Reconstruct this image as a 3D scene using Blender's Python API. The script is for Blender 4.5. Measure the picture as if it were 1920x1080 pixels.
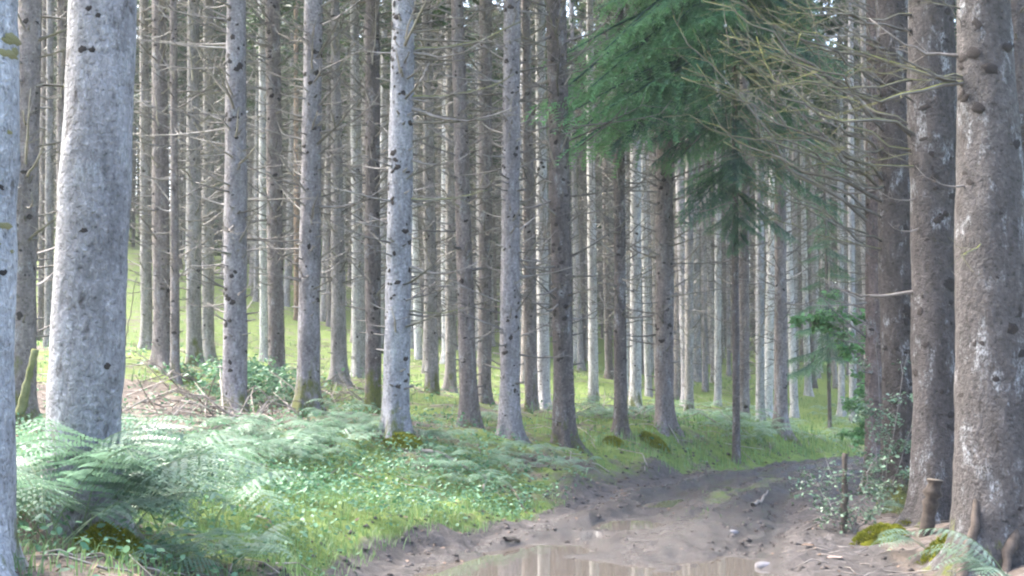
import bpy, math
import numpy as np
from mathutils import Vector, Quaternion, Matrix

rng = np.random.default_rng(7)
sc = bpy.context.scene
for o in list(bpy.data.objects):
    bpy.data.objects.remove(o)

# ------------------------------------------------------------------ camera, sky, sun, exposure
F_PX, HOR, CAM_H = 2200.0, 720.0, 1.6          # focal length and horizon in photo pixels, eye height
PITCH = math.atan((HOR - 540.0) / F_PX)
cam_d = bpy.data.cameras.new('camera')
cam_d.sensor_width = 36.0
cam_d.lens = 36.0 * F_PX / 1920.0
cam_d.clip_start, cam_d.clip_end = 0.1, 2000.0
cam = bpy.data.objects.new('camera', cam_d)
sc.collection.objects.link(cam)
cam.location = (0, 0, CAM_H)
cam.rotation_euler = (math.radians(90) + PITCH, 0, 0)
sc.camera = cam

SUN_EL, SUN_AZ = math.radians(48), math.radians(-62)   # azimuth from +Y, negative = to the left
world = bpy.data.worlds.new('World')
sc.world = world
world.use_nodes = True
wn = world.node_tree
wn.nodes.clear()
w_out = wn.nodes.new('ShaderNodeOutputWorld')
w_bg = wn.nodes.new('ShaderNodeBackground')
w_sky = wn.nodes.new('ShaderNodeTexSky')
w_sky.sky_type = 'NISHITA'
w_sky.sun_disc = False
w_sky.sun_elevation = SUN_EL
w_sky.sun_rotation = SUN_AZ
w_sky.air_density, w_sky.dust_density, w_sky.ozone_density = 1.0, 5.0, 1.0
w_bg.inputs['Strength'].default_value = 0.15
wn.links.new(w_sky.outputs['Color'], w_bg.inputs['Color'])
wn.links.new(w_bg.outputs['Background'], w_out.inputs['Surface'])

sun_d = bpy.data.lights.new('sun', 'SUN')
sun_d.energy, sun_d.angle, sun_d.color = 1.5, math.radians(14), (1.0, 0.96, 0.90)
sun = bpy.data.objects.new('sun', sun_d)
sc.collection.objects.link(sun)
to_sun = Vector((math.sin(SUN_AZ) * math.cos(SUN_EL), math.cos(SUN_AZ) * math.cos(SUN_EL), math.sin(SUN_EL)))
sun.rotation_euler = to_sun.to_track_quat('Z', 'Y').to_euler()
sun.location = to_sun * 80

vs = sc.view_settings
vs.view_transform, vs.look, vs.gamma, vs.use_curve_mapping = 'Standard', 'None', 1.0, False
vs.exposure = 2.95
vs.use_white_balance = True               # the camera was balanced for open shade
vs.white_balance_temperature, vs.white_balance_tint = 6350, 8
sc.render.engine = 'CYCLES'
cy = sc.cycles
cy.max_bounces, cy.diffuse_bounces, cy.glossy_bounces = 7, 4, 3
cy.transmission_bounces, cy.volume_bounces, cy.transparent_max_bounces = 3, 1, 8
cy.caustics_reflective = cy.caustics_refractive = False
cy.use_denoising = True
cy.filter_width = 2.2

# ------------------------------------------------------------------ helpers
SP, CP = math.sin(PITCH), math.cos(PITCH)

def ray(px, py):
    """direction of a photo pixel's ray, scaled to advance 1 m along Y (arrays welcome)"""
    u = (np.asarray(px, float) - 960.0) / F_PX
    v = (540.0 - np.asarray(py, float)) / F_PX
    dy, dz = CP - v * SP, SP + v * CP
    return u / dy, dz / dy

def at(px, py, d):
    a, b = ray(px, py)
    return Vector((float(a) * d, d, CAM_H + float(b) * d))

class MB:
    """collects geometry and links it as ONE mesh object"""
    def __init__(self):
        self.v, self.t, self.q, self.n, self.a = [], [], [], 0, []
    def add(self, v, t=None, q=None, a=0.0):
        v = np.asarray(v, float).reshape(-1, 3)
        if t is not None and len(t): self.t.append(np.asarray(t, int).reshape(-1, 3) + self.n)
        if q is not None and len(q): self.q.append(np.asarray(q, int).reshape(-1, 4) + self.n)
        self.v.append(v); self.n += len(v)
        self.a.append(np.broadcast_to(np.asarray(a, float), (len(v),)))
    def tube(self, p, r, k=4, a=0.0, cap=True):
        p = np.asarray(p, float); n = len(p)
        r = np.broadcast_to(np.asarray(r, float), (n,))
        t = np.gradient(p, axis=0); t /= np.linalg.norm(t, axis=1)[:, None] + 1e-9
        m = t.mean(0)
        ref = np.array([0, 0, 1.0]) if abs(m[2]) < 0.8 * np.linalg.norm(m) else np.array([1.0, 0, 0])
        s = np.cross(t, ref); s /= np.linalg.norm(s, axis=1)[:, None] + 1e-9
        w = np.cross(s, t)
        th = np.arange(k) * 2 * np.pi / k
        v = p[:, None] + r[:, None, None] * (np.cos(th)[None, :, None] * s[:, None] + np.sin(th)[None, :, None] * w[:, None])
        i = np.arange(n - 1)[:, None] * k; j = np.arange(k)[None]; j2 = (j + 1) % k
        q = np.stack([i + j, i + j2, i + k + j2, i + k + j], -1).reshape(-1, 4)
        v = v.reshape(-1, 3)
        tr = []
        if cap:
            v = np.vstack([v, p[-1:]])
            tr = [[(n - 1) * k + a_, (n - 1) * k + (a_ + 1) % k, n * k] for a_ in range(k)]
        if np.ndim(a) == 1: a = np.concatenate([np.repeat(a, k), np.atleast_1d(a[-1])[:1] if cap else []])
        self.add(v, tr, q, a)
    def mesh(self, name, mat, smooth=False, attr=None):
        V = np.vstack(self.v)
        T = np.vstack(self.t) if self.t else np.zeros((0, 3), int)
        Q = np.vstack(self.q) if self.q else np.zeros((0, 4), int)
        me = bpy.data.meshes.new(name)
        me.vertices.add(len(V)); me.vertices.foreach_set('co', V.astype(np.float32).ravel())
        nl = T.size + Q.size
        me.loops.add(nl); me.loops.foreach_set('vertex_index', np.concatenate([T.ravel(), Q.ravel()]).astype(np.int32))
        npoly = len(T) + len(Q)
        me.polygons.add(npoly)
        st = np.concatenate([np.arange(len(T)) * 3, T.size + np.arange(len(Q)) * 4]).astype(np.int32)
        me.polygons.foreach_set('loop_start', st)
        if smooth: me.polygons.foreach_set('use_smooth', np.ones(npoly, bool))
        me.update(calc_edges=True)
        if attr:
            at_ = me.attributes.new(attr, 'FLOAT', 'POINT')
            at_.data.foreach_set('value', np.concatenate(self.a).astype(np.float32))
        if mat: me.materials.append(mat)
        return me

COL = sc.collection
def link(name, me, parent=None, color=None):
    o = bpy.data.objects.new(name, me); COL.objects.link(o)
    if parent is not None: o.parent = parent
    if color is not None: o.color = color
    return o
def tag(o, label=None, cat=None, group=None, kind=None):
    if label: o['label'] = label
    if cat: o['category'] = cat
    if group: o['group'] = group
    if kind: o['kind'] = kind
    return o
def empty(name, loc, rot=None):
    o = bpy.data.objects.new(name, None); COL.objects.link(o)
    o.location = loc; o.empty_display_size = 0.2
    if rot is not None:
        o.rotation_mode = 'QUATERNION'; o.rotation_quaternion = rot
    return o

def hash2(i, j, s):
    h = (i * 374761393 + j * 668265263 + s * 974634777) & 0xFFFFFFFF
    h = ((h ^ (h >> 13)) * 1274126177) & 0xFFFFFFFF
    return ((h ^ (h >> 16)) & 0xFFFF) / 65535.0
def vnoise(x, y, s=0):
    x = np.asarray(x, float); y = np.asarray(y, float)
    i = np.floor(x).astype(np.int64); j = np.floor(y).astype(np.int64)
    f = x - i; g = y - j
    f = f * f * (3 - 2 * f); g = g * g * (3 - 2 * g)
    a = hash2(i, j, s); b = hash2(i + 1, j, s); c = hash2(i, j + 1, s); d = hash2(i + 1, j + 1, s)
    return (a * (1 - f) + b * f) * (1 - g) + (c * (1 - f) + d * f) * g
def fbm(x, y, s=0, o=4):
    t = 0; w = 0.5; n = 0
    for k in range(o):
        t = t + w * vnoise(np.asarray(x) * 2 ** k, np.asarray(y) * 2 ** k, s + k); n += w; w *= 0.5
    return t / n
def sstep(a, b, x):
    t = np.clip((np.asarray(x, float) - a) / (b - a), 0, 1)
    return t * t * (3 - 2 * t)

# ------------------------------------------------------------------ materials
def newmat(name):
    m = bpy.data.materials.new(name); m.use_nodes = True
    nt = m.node_tree; nt.nodes.clear()
    return m, nt
class NT:
    def __init__(self, nt): self.nt = nt
    def n(self, t, **kw):
        nd = self.nt.nodes.new(t)
        for k, v in kw.items(): setattr(nd, k, v)
        return nd
    def l(self, a, b): self.nt.links.new(a, b)
    def noise(self, vec, scale, detail=4, rough=0.55):
        x = self.n('ShaderNodeTexNoise'); x.inputs['Scale'].default_value = scale
        x.inputs['Detail'].default_value = detail; x.inputs['Roughness'].default_value = rough
        if vec is not None: self.l(vec, x.inputs['Vector'])
        return x.outputs['Fac']
    def ramp(self, fac, stops):
        r = self.n('ShaderNodeValToRGB'); e = r.color_ramp.elements
        while len(e) < len(stops): e.new(0.5)
        for el, (p, c) in zip(e, stops):
            el.position = p
            el.color = (c, c, c, 1) if np.isscalar(c) else (*c, 1)
        self.l(fac, r.inputs['Fac'])
        return r.outputs['Color']
    def mix(self, fac, a, b, mode='MIX'):
        m = self.n('ShaderNodeMix', data_type='RGBA', blend_type=mode)
        for s, v in ((m.inputs['Factor'], fac), (m.inputs['A'], a), (m.inputs['B'], b)):
            if isinstance(v, (int, float)): s.default_value = v
            elif isinstance(v, tuple): s.default_value = (*v, 1)
            else: self.l(v, s)
        return m.outputs['Result']
    def math(self, op, a, b=None, clamp=False):
        m = self.n('ShaderNodeMath', operation=op, use_clamp=clamp)
        for s, v in zip(m.inputs, (a, b)):
            if v is None: continue
            if isinstance(v, (int, float)): s.default_value = v
            else: self.l(v, s)
        return m.outputs[0]

def bark_material(name, fine=1.0):
    m, nt = newmat(name); N = NT(nt)
    out = N.n('ShaderNodeOutputMaterial'); p = N.n('ShaderNodeBsdfPrincipled')
    tc = N.n('ShaderNodeTexCoord'); oi = N.n('ShaderNodeObjectInfo')
    off = N.n('ShaderNodeVectorMath', operation='SCALE'); cmb = N.n('ShaderNodeCombineXYZ')
    N.l(oi.outputs['Random'], cmb.inputs[0]); N.l(oi.outputs['Random'], cmb.inputs[2])
    N.l(cmb.outputs[0], off.inputs[0]); off.inputs['Scale'].default_value = 57.0
    mp = N.n('ShaderNodeVectorMath', operation='MULTIPLY'); N.l(tc.outputs['Object'], mp.inputs[0])
    mp.inputs[1].default_value = (1, 1, 0.45)
    ad = N.n('ShaderNodeVectorMath', operation='ADD'); N.l(mp.outputs[0], ad.inputs[0]); N.l(off.outputs[0], ad.inputs[1])
    vec = ad.outputs[0]
    big = N.noise(vec, 2.2, 3); mid = N.noise(vec, 14, 5, 0.65); fin = N.noise(vec, 70 * fine, 4, 0.7)
    vo = N.n('ShaderNodeTexVoronoi', feature='DISTANCE_TO_EDGE'); vo.inputs['Scale'].default_value = 34 * fine
    N.l(vec, vo.inputs['Vector'])
    crack = N.ramp(vo.outputs['Distance'], [(0.0, 0.72), (0.12, 1.0)])
    tone = N.ramp(mid, [(0.3, 0.62), (0.55, 1.0), (0.75, 1.35)])
    c = N.mix(1.0, oi.outputs['Color'], tone, 'MULTIPLY')
    c = N.mix(0.35, c, crack, 'MULTIPLY')
    fv = N.n('ShaderNodeVectorMath', operation='MULTIPLY'); N.l(vec, fv.inputs[0]); fv.inputs[1].default_value = (1, 1, 2.6)
    fleck = N.noise(fv.outputs[0], 26 * fine, 4, 0.6)
    c = N.mix(1.0, c, N.ramp(fleck, [(0.28, 0.35), (0.42, 0.92), (0.58, 1.05), (0.70, 1.6)]), 'MULTIPLY')
    c = N.mix(1.0, c, N.ramp(big, [(0.3, 0.75), (0.7, 1.2)]), 'MULTIPLY')
    # pale crusty lichen
    lich = N.ramp(N.noise(vec, 5.5, 6, 0.7), [(0.545, 0.0), (0.645, 1.0)])
    lich2 = N.math('MULTIPLY', lich, N.ramp(fin, [(0.42, 0.0), (0.6, 0.75)]))
    c = N.mix(lich2, c, (0.43, 0.44, 0.455))
    dark = N.ramp(N.noise(vec, 8, 5, 0.7), [(0.31, 0.8), (0.41, 0.0)])
    c = N.mix(dark, c, (0.055, 0.045, 0.04))
    # moss low on the stem, amount in the object's alpha
    sx = N.n('ShaderNodeSeparateXYZ'); N.l(tc.outputs['Object'], sx.inputs[0])
    h = N.math('MULTIPLY', sx.outputs['Z'], -0.55)
    mo = N.math('ADD', h, N.math('MULTIPLY', oi.outputs['Alpha'], 1.0))
    mo = N.math('ADD', mo, N.math('MULTIPLY', N.math('SUBTRACT', N.noise(vec, 4, 5, 0.7), 0.5), 2.4))
    mo = N.ramp(mo, [(0.35, 0.0), (0.62, 0.9)])
    c = N.mix(mo, c, N.ramp(fin, [(0.3, (0.05, 0.065, 0.015)), (0.7, (0.16, 0.17, 0.035))]))
    N.l(c, p.inputs['Base Color']); p.inputs['Roughness'].default_value = 0.9
    p.inputs['Specular IOR Level'].default_value = 0.25
    bp = N.n('ShaderNodeBump'); bp.inputs['Strength'].default_value = 1.0; bp.inputs['Distance'].default_value = 0.036
    hs = N.math('ADD', N.math('MULTIPLY', crack, 0.6), N.math('ADD', N.math('MULTIPLY', mid, 0.9), N.math('ADD', N.math('MULTIPLY', fin, 0.4), N.math('MULTIPLY', fleck, 0.7))))
    N.l(hs, bp.inputs['Height']); N.l(bp.outputs[0], p.inputs['Normal'])
    N.l(p.outputs[0], out.inputs['Surface'])
    return m

def leaf_material(name, dark, light, trans=0.35, rough=0.55, attr=None, tip=None, spec=0.4, sheen=0):
    m, nt = newmat(name); N = NT(nt)
    out = N.n('ShaderNodeOutputMaterial'); p = N.n('ShaderNodeBsdfPrincipled'); tr = N.n('ShaderNodeBsdfTranslucent')
    geo = N.n('ShaderNodeNewGeometry')
    c = N.mix(geo.outputs['Random Per Island'], dark, light)
    tc = N.n('ShaderNodeTexCoord')
    c = N.mix(1.0, c, N.ramp(N.noise(tc.outputs['Object'], 3.0, 3), [(0.3, 0.7), (0.7, 1.25)]), 'MULTIPLY')
    if attr:
        a = N.n('ShaderNodeAttribute', attribute_name=attr)
        c = N.mix(a.outputs['Fac'], c, tip)
    N.l(c, p.inputs['Base Color']); N.l(c, tr.inputs['Color'])
    p.inputs['Roughness'].default_value = rough; p.inputs['Specular IOR Level'].default_value = spec
    if sheen: p.inputs['Sheen Weight'].default_value = sheen; p.inputs['Sheen Roughness'].default_value = .45
    mx = N.n('ShaderNodeMixShader'); mx.inputs[0].default_value = trans
    N.l(p.outputs[0], mx.inputs[1]); N.l(tr.outputs[0], mx.inputs[2]); N.l(mx.outputs[0], out.inputs['Surface'])
    return m

def rough_material(name, a, b, scale=20.0, rough=0.9, moss=None, bump=0.006, isl=False):
    m, nt = newmat(name); N = NT(nt)
    out = N.n('ShaderNodeOutputMaterial'); p = N.n('ShaderNodeBsdfPrincipled'); tc = N.n('ShaderNodeTexCoord')
    v = tc.outputs['Object']
    nz = N.noise(v, scale, 5, 0.65)
    c = N.mix(N.ramp(nz, [(0.3, 0.0), (0.7, 1.0)]), a, b)
    if isl:
        geo = N.n('ShaderNodeNewGeometry')
        c = N.mix(1.0, c, N.ramp(geo.outputs['Random Per Island'], [(0.0, 0.55), (1.0, 1.5)]), 'MULTIPLY')
    if moss:
        geo2 = N.n('ShaderNodeNewGeometry'); sx = N.n('ShaderNodeSeparateXYZ'); N.l(geo2.outputs['Normal'], sx.inputs[0])
        f = N.math('ADD', N.math('MULTIPLY', sx.outputs['Z'], 0.3), N.math('ADD', N.noise(v, moss[0], 4, 0.6), moss[1]))
        f = N.ramp(f, [(0.48, 0.0), (0.62, 1.0)])
        c = N.mix(f, c, N.mix(N.noise(v, 40, 3), (0.08, 0.09, 0.018), (0.21, 0.215, 0.04)))
    N.l(c, p.inputs['Base Color']); p.inputs['Roughness'].default_value = rough; p.inputs['Specular IOR Level'].default_value = 0.3
    bp = N.n('ShaderNodeBump'); bp.inputs['Strength'].default_value = 0.8; bp.inputs['Distance'].default_value = bump
    N.l(nz, bp.inputs['Height']); N.l(bp.outputs[0], p.inputs['Normal']); N.l(p.outputs[0], out.inputs['Surface'])
    return m

M_BARK = bark_material('spruce_bark')
M_TWIG = rough_material('dead_twig', (0.10, 0.09, 0.082), (0.27, 0.25, 0.24), 3.0, isl=True)
M_BRANCH = rough_material('dead_branch_bark', (0.09, 0.07, 0.06), (0.30, 0.27, 0.25), 6.0, moss=(2.5, -0.32))
M_MOSSY = rough_material('mossy_branch_bark', (0.06, 0.051, 0.046), (0.25, 0.23, 0.215), 5.0, moss=(1.8, -0.10))
M_KNOT = rough_material('knot_wood', (0.016, 0.013, 0.012), (0.05, 0.041, 0.038), 40.0)
M_NEEDLE = leaf_material('spruce_needles', (0.030, 0.078, 0.062), (0.062, 0.132, 0.100), 0.3, attr='tip', tip=(0.18, 0.36, 0.14))
M_CROWN = leaf_material('crown_needles', (0.03, 0.06, 0.03), (0.07, 0.11, 0.05), 0.3)
M_FERN = leaf_material('fern_frond', (0.12, 0.22, 0.145), (0.20, 0.32, 0.22), 0.38, rough=0.45, spec=0.5, sheen=.3, attr='tip', tip=(0.20, 0.27, 0.08))
M_GRASS = leaf_material('grass_blades', (0.10, 0.19, 0.06), (0.23, 0.34, 0.14), 0.4)
M_HERB = leaf_material('herb_leaves', (0.05, 0.14, 0.065), (0.18, 0.31, 0.19), 0.3, rough=0.5, spec=0.25)
M_SHRUB = leaf_material('shrub_leaves', (0.06, 0.15, 0.06), (0.15, 0.30, 0.12), 0.35, rough=0.5, spec=0.3)
M_HOLLY = leaf_material('holly_leaves', (0.06, 0.13, 0.07), (0.21, 0.31, 0.20), 0.2, rough=0.38, spec=0.45)
M_STICK = rough_material('fallen_sticks', (0.10, 0.08, 0.065), (0.34, 0.30, 0.27), 5.0, isl=True)
M_DEADLEAF = rough_material('dead_leaves', (0.08, 0.052, 0.035), (0.22, 0.155, 0.115), 9.0, isl=True)
M_MOSS = leaf_material('moss_tufts', (0.10, 0.12, 0.012), (0.26, 0.26, 0.03), 0.2, rough=0.9, spec=0.1)
M_CUT = rough_material('cut_wood', (0.10, 0.08, 0.06), (0.22, 0.18, 0.14), 25.0)
M_POLE = rough_material('cut_pole_bark', (0.026, 0.02, 0.016), (0.075, 0.058, 0.048), 18.0, moss=(6, -0.36))
M_ROT = rough_material('rotten_wood', (0.04, 0.031, 0.025), (0.125, 0.098, 0.08), 14.0, moss=(7, -0.34))
M_STONE = rough_material('stone', (0.06, 0.055, 0.055), (0.26, 0.25, 0.27), 8.0)

# ------------------------------------------------------------------ terrain
# road centre line: x, y, half width
ROAD = np.array([(0.9, -30, 2.2), (0.7, 0, 2.2), (0.7, 6, 2.2), (0.8, 8.5, 2.2), (0.97, 10.3, 2.1), (1.85, 12.8, 1.7), (2.85, 16.6, 1.5),
                 (4.45, 20, 1.35), (7.0, 23.3, 1.2), (10.4, 26.0, 1.2), (15, 29.0, 1.4), (24, 34, 1.6), (60, 46, 1.8)])
def road_s(x, y):
    """signed lateral position on the track: 0 centre, +-1 edges (positive to the right); also distance along"""
    x = np.asarray(x, float); y = np.asarray(y, float)
    best = np.full(x.shape, 1e9); s = np.zeros(x.shape); al = np.zeros(x.shape); acc = 0.0
    for (x0, y0, h0), (x1, y1, h1) in zip(ROAD[:-1], ROAD[1:]):
        dx, dy = x1 - x0, y1 - y0; L = math.hypot(dx, dy)
        t = np.clip(((x - x0) * dx + (y - y0) * dy) / L ** 2, 0, 1)
        ex, ey = x - (x0 + t * dx), y - (y0 + t * dy); d = np.hypot(ex, ey)
        sg = np.where(dx * ey - dy * ex > 0, -1.0, 1.0); hw = h0 + t * (h1 - h0)
        k = d < best
        best = np.where(k, d, best); s = np.where(k, sg * d / hw, s); al = np.where(k, acc + t * L, al); acc += L
    return s, al

CTRL = []                                       # (x, y, z) fixed points of the forest floor
def cp(px, py, d): p = at(px, py, d); CTRL.append((p.x, p.y, p.z))
for a in [(-60, 1050, 6.0), (150, 1000, 7.8), (110, 1065, 7.0), (300, 1050, 7.6), (450, 960, 10.3), (300, 900, 11.5), (600, 1040, 9.6),
          (720, 960, 12.0), (900, 960, 13.2), (740, 905, 14.5), (42, 790, 14.5), (200, 830, 13.5), (440, 783, 17.8), (330, 790, 17.0),
          (577, 772, 18.7), (740, 822, 16.3), (880, 806, 19.8), (955, 812, 18.3), (1058, 834, 19.2), (1163, 820, 21), (1246, 803, 21.5),
          (1378, 820, 22.5), (1393, 800, 26), (1463, 805, 24.8), (1192, 770, 29.7), (515, 730, 23.5), (303, 690, 22), (365, 690, 26.7),
          (390, 680, 30), (275, 655, 30), (636, 715, 25), (674, 715, 27.5), (694, 790, 20.6), (810, 755, 27.5), (845, 735, 30.8),
          (908, 755, 25.7), (997, 785, 26), (1022, 760, 28), (495, 680, 38), (556, 600, 55), (250, 465, 75), (600, 530, 75), (900, 640, 70),
          (1100, 693, 50), (1330, 725, 48), (1500, 782, 40), (1600, 785, 40), (1128, 720, 40), (1100, 870, 18.6), (1230, 842, 20.6),
          (1340, 850, 21.6), (1010, 900, 16.2), (1690, 958, 14.5), (1755, 975, 12.2), (1870, 1055, 9.7), (1620, 1010, 12.2),
          (1640, 840, 28), (1560, 830, 31), (-300, 620, 40), (-200, 480, 80), (1750, 800, 35), (2000, 790, 40)]:
    cp(*a)
CTRL += [(-4.5, 3, .55), (-3, 0, .4), (-12, 3, 1.2), (-14, 12, 2.0), (4.5, 2, .2), (5, 6, .2), (12, 4, .6), (12, 14, .5), (-25, -30, 2), (25, -30, .8),
         (-40, 20, 5), (-60, 60, 14), (60, 60, 4), (-80, 130, 24), (-25, 130, 19), (20, 130, 9), (80, 130, 8), (-120, 240, 34), (0, 240, 22), (120, 240, 14),
         (-130, 0, 10), (130, 0, 4), (0, -40, 0.5)]
CT = np.array(CTRL)
def tps_fit(P, lam=0.6):
    n = len(P); d = np.hypot(P[:, None, 0] - P[None, :, 0], P[:, None, 1] - P[None, :, 1])
    K = d ** 2 * np.log(d + 1e-9) * (d > 0) + lam * np.eye(n) * 0.5
    A = np.hstack([np.ones((n, 1)), P[:, :2]])
    M = np.block([[K, A], [A.T, np.zeros((3, 3))]])
    return np.linalg.solve(M, np.concatenate([P[:, 2], np.zeros(3)]))
TW = tps_fit(CT)
def floor_z(x, y):
    sh = x.shape; x = x.ravel(); y = y.ravel()
    z = TW[-3] + TW[-2] * x + TW[-1] * y
    for k in range(len(CT)):
        d2 = (x - CT[k, 0]) ** 2 + (y - CT[k, 1]) ** 2 + 1e-9
        z = z + TW[k] * 0.5 * d2 * np.log(d2)
    return z.reshape(sh)
def axis(a, b, lo, hi, fine, far_lo, far_hi):
    c = list(np.arange(lo, hi + 1e-6, fine)); s = fine; v = hi
    while v < far_hi: s *= 1.12; v = min(v + s, far_hi); c.append(v)
    s = fine; v = lo; pre = []
    while v > far_lo: s *= 1.12; v = max(v - s, far_lo); pre.append(v)
    return np.array(pre[::-1] + c)
GX = axis(0, 0, -6.5, 7.0, 0.06, -130, 130); GY = axis(0, 0, 5.5, 25, 0.07, -40, 240)
XX, YY = np.meshgrid(GX, GY)
RS, RA = road_s(XX, YY)
def road_h(s, a, x, y):
    rut = -0.10 * np.exp(-((np.abs(s + 0.08 * np.sin(a * 0.8)) - 0.52) / 0.17) ** 2) + 0.03 * np.exp(-((np.abs(s + 0.08 * np.sin(a * 0.8)) - 0.8) / 0.12) ** 2) + 0.03 * np.exp(-(s / 0.2) ** 2)
    ch = (fbm(x * 1.3, y * 1.3, 11, 3) - 0.5) * 0.07
    rg = (np.abs(fbm(x * 4.5, y * 3.2, 21, 3) - 0.5) * 2) * -0.085 + 0.025 + (fbm(x * 9, y * 7, 23, 2) - .5) * .05
    pud = -0.15 * np.exp(-(((x - 0.25) / 2.15) ** 2 + ((y - 9.2) / 2.5) ** 2) ** 2)
    lin = -0.085 * np.abs(fbm(s * 5.5, a * 0.9, 25, 3) - .5) * 2 * (y > 11.5) + .02
    return rut + ch + rg + pud + lin + 0.015
wr = 1 - sstep(0.85, np.where(YY > 20, 1.9, 1.3), np.abs(RS) + (fbm(XX * 1.6, YY * 1.6, 31, 3) - 0.5) * np.where(YY > 19, .1, .35))
FZ = floor_z(XX, YY)
near = np.exp(-(np.hypot(XX, YY - 12) / 30) ** 2)
FZ = FZ + ((fbm(XX * 0.9, YY * 0.9, 41, 4) - 0.5) * 0.28 + (fbm(XX * 5, YY * 5, 51, 2) - 0.5) * 0.05) * (0.35 + 0.65 * (1 - wr))
bank = sstep(-2.3, -1.5, RS) * (1 - sstep(-1.0, -.8, RS)) * sstep(11, 14, YY) * (1 - sstep(18.5, 20.5, YY))
FZ = FZ + bank * ((fbm(XX * 2.6, YY * 2.6, 55, 3) - .5) * .24 - np.abs(fbm(XX * 5, YY * 4, 57, 2) - .5) * .16)
ZZ = FZ * (1 - wr) + road_h(RS, RA, XX, YY) * wr
PUDDLES = [(0.25, 9.2, 2.7, 3.1, -0.042, 0.0), (1.45, 13.7, .75, .5, -0.02, 0.3), (2.3, 16.2, .8, .38, -0.02, 0.9), (3.4, 18.3, .9, .36, -0.015, 0.95), (4.6, 20.3, 1.1, .40, -0.015, 0.85), (6.0, 22.1, .9, .34, -0.01, 0.8)]
for (cx, cy, rx, ry, z_, rot) in PUDDLES:               # every puddle lies in its own hollow with a mud rim
    c_, s_ = math.cos(rot), math.sin(rot); dx, dy = XX - cx, YY - cy
    qn = np.hypot((dx * c_ + dy * s_) / rx, (-dx * s_ + dy * c_) / ry)
    if rx > 2:
        ZZ = np.where((qn > .97) & (qn < 1.12), np.maximum(ZZ, z_ + .008), ZZ)
    else:
        ZZ = ZZ - .05 * np.clip(1 - qn ** 2, 0, 1)
        ZZ = np.where(qn < .6, np.minimum(ZZ, z_ - .004 + (fbm(XX * 5, YY * 5, 61, 2) - .5) * .03), ZZ)
        ZZ = np.where((qn > 1.0) & (qn < 1.5), np.maximum(ZZ, z_ + .008 + .01 * fbm(XX * 6, YY * 6, 63, 2)), ZZ)
def lookup(A, x, y):
    x = np.clip(np.asarray(x, float), GX[0], GX[-1] - 1e-6); y = np.clip(np.asarray(y, float), GY[0], GY[-1] - 1e-6)
    i = np.clip(np.searchsorted(GX, x, 'right') - 1, 0, len(GX) - 2); j = np.clip(np.searchsorted(GY, y, 'right') - 1, 0, len(GY) - 2)
    f = (x - GX[i]) / (GX[i + 1] - GX[i]); g = (y - GY[j]) / (GY[j + 1] - GY[j])
    return (A[j, i] * (1 - f) + A[j, i + 1] * f) * (1 - g) + (A[j + 1, i] * (1 - f) + A[j + 1, i + 1] * f) * g
def gz(x, y): return lookup(ZZ, x, y)
def ground(px, py, d0=4.5, d1=95.0):
    """points where photo pixels' rays meet the ground"""
    px = np.atleast_1d(np.asarray(px, float)); py = np.atleast_1d(np.asarray(py, float))
    a, b = ray(px, py); res = np.full(px.shape, np.nan)
    d = d0
    while d < d1:
        hit = np.isnan(res) & (CAM_H + b * d <= gz(a * d, np.full(px.shape, d)))
        res[hit] = d; d *= 1.006
    x = a * res
    return x, res, gz(np.nan_to_num(x), np.nan_to_num(res, nan=5.0))

nx, ny = len(GX), len(GY)
tm = MB()
ii = (np.arange(ny - 1)[:, None] * nx + np.arange(nx - 1)[None]).ravel()
tm.add(np.stack([XX, YY, ZZ], -1).reshape(-1, 3), None, np.stack([ii, ii + 1, ii + nx + 1, ii + nx], -1))
mt, nt = newmat('forest_floor'); N = NT(nt)
out = N.n('ShaderNodeOutputMaterial'); p = N.n('ShaderNodeBsdfPrincipled'); geo = N.n('ShaderNodeNewGeometry')
pos = geo.outputs['Position']
a_mud = N.n('ShaderNodeAttribute', attribute_name='mud').outputs['Fac']
a_grass = N.n('ShaderNodeAttribute', attribute_name='green').outputs['Fac']
a_wet = N.n('ShaderNodeAttribute', attribute_name='wet').outputs['Fac']
n1 = N.noise(pos, 1.1, 6, 0.65); n2 = N.noise(pos, 7, 6, 0.7); n3 = N.noise(pos, 35, 5, 0.75); n4 = N.noise(pos, 0.35, 3, 0.5)
litter = N.ramp(n2, [(0.28, (0.062, 0.045, 0.034)), (0.5, (0.13, 0.10, 0.08)), (0.72, (0.21, 0.18, 0.155))])
litter = N.mix(0.6, litter, N.ramp(n3, [(0.3, 0.5), (0.7, 1.5)]), 'MULTIPLY')
moss = N.ramp(n2, [(0.3, (0.07, 0.115, 0.02)), (0.5, (0.125, 0.18, 0.03)), (0.7, (0.19, 0.235, 0.05))])
moss = N.mix(0.5, moss, N.ramp(n3, [(0.3, 0.6), (0.7, 1.4)]), 'MULTIPLY')
gf = N.math('ADD', N.math('MULTIPLY', N.math('SUBTRACT', n1, 0.5), 1.6), a_grass)
gf = N.ramp(gf, [(0.38, 0.0), (0.58, 1.0)])
col = N.mix(gf, litter, moss)
mud = N.ramp(n2, [(0.28, (0.026, 0.022, 0.021)), (0.5, (0.068, 0.057, 0.053)), (0.75, (0.135, 0.118, 0.113))])
mud = N.mix(0.45, mud, N.ramp(n3, [(0.3, 0.6), (0.7, 1.4)]), 'MULTIPLY')
mf = N.math('ADD', N.math('MULTIPLY', N.math('SUBTRACT', n2, 0.5), 0.7), a_mud)
mf = N.ramp(mf, [(0.4, 0.0), (0.6, 1.0)])
col = N.mix(mf, col, mud)
wet = N.ramp(N.math('ADD', N.math('MULTIPLY', N.math('SUBTRACT', n2, 0.5), 0.9), a_wet), [(0.40, 0.0), (0.60, 1.0)])
wet = N.math('MULTIPLY', wet, mf)
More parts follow.
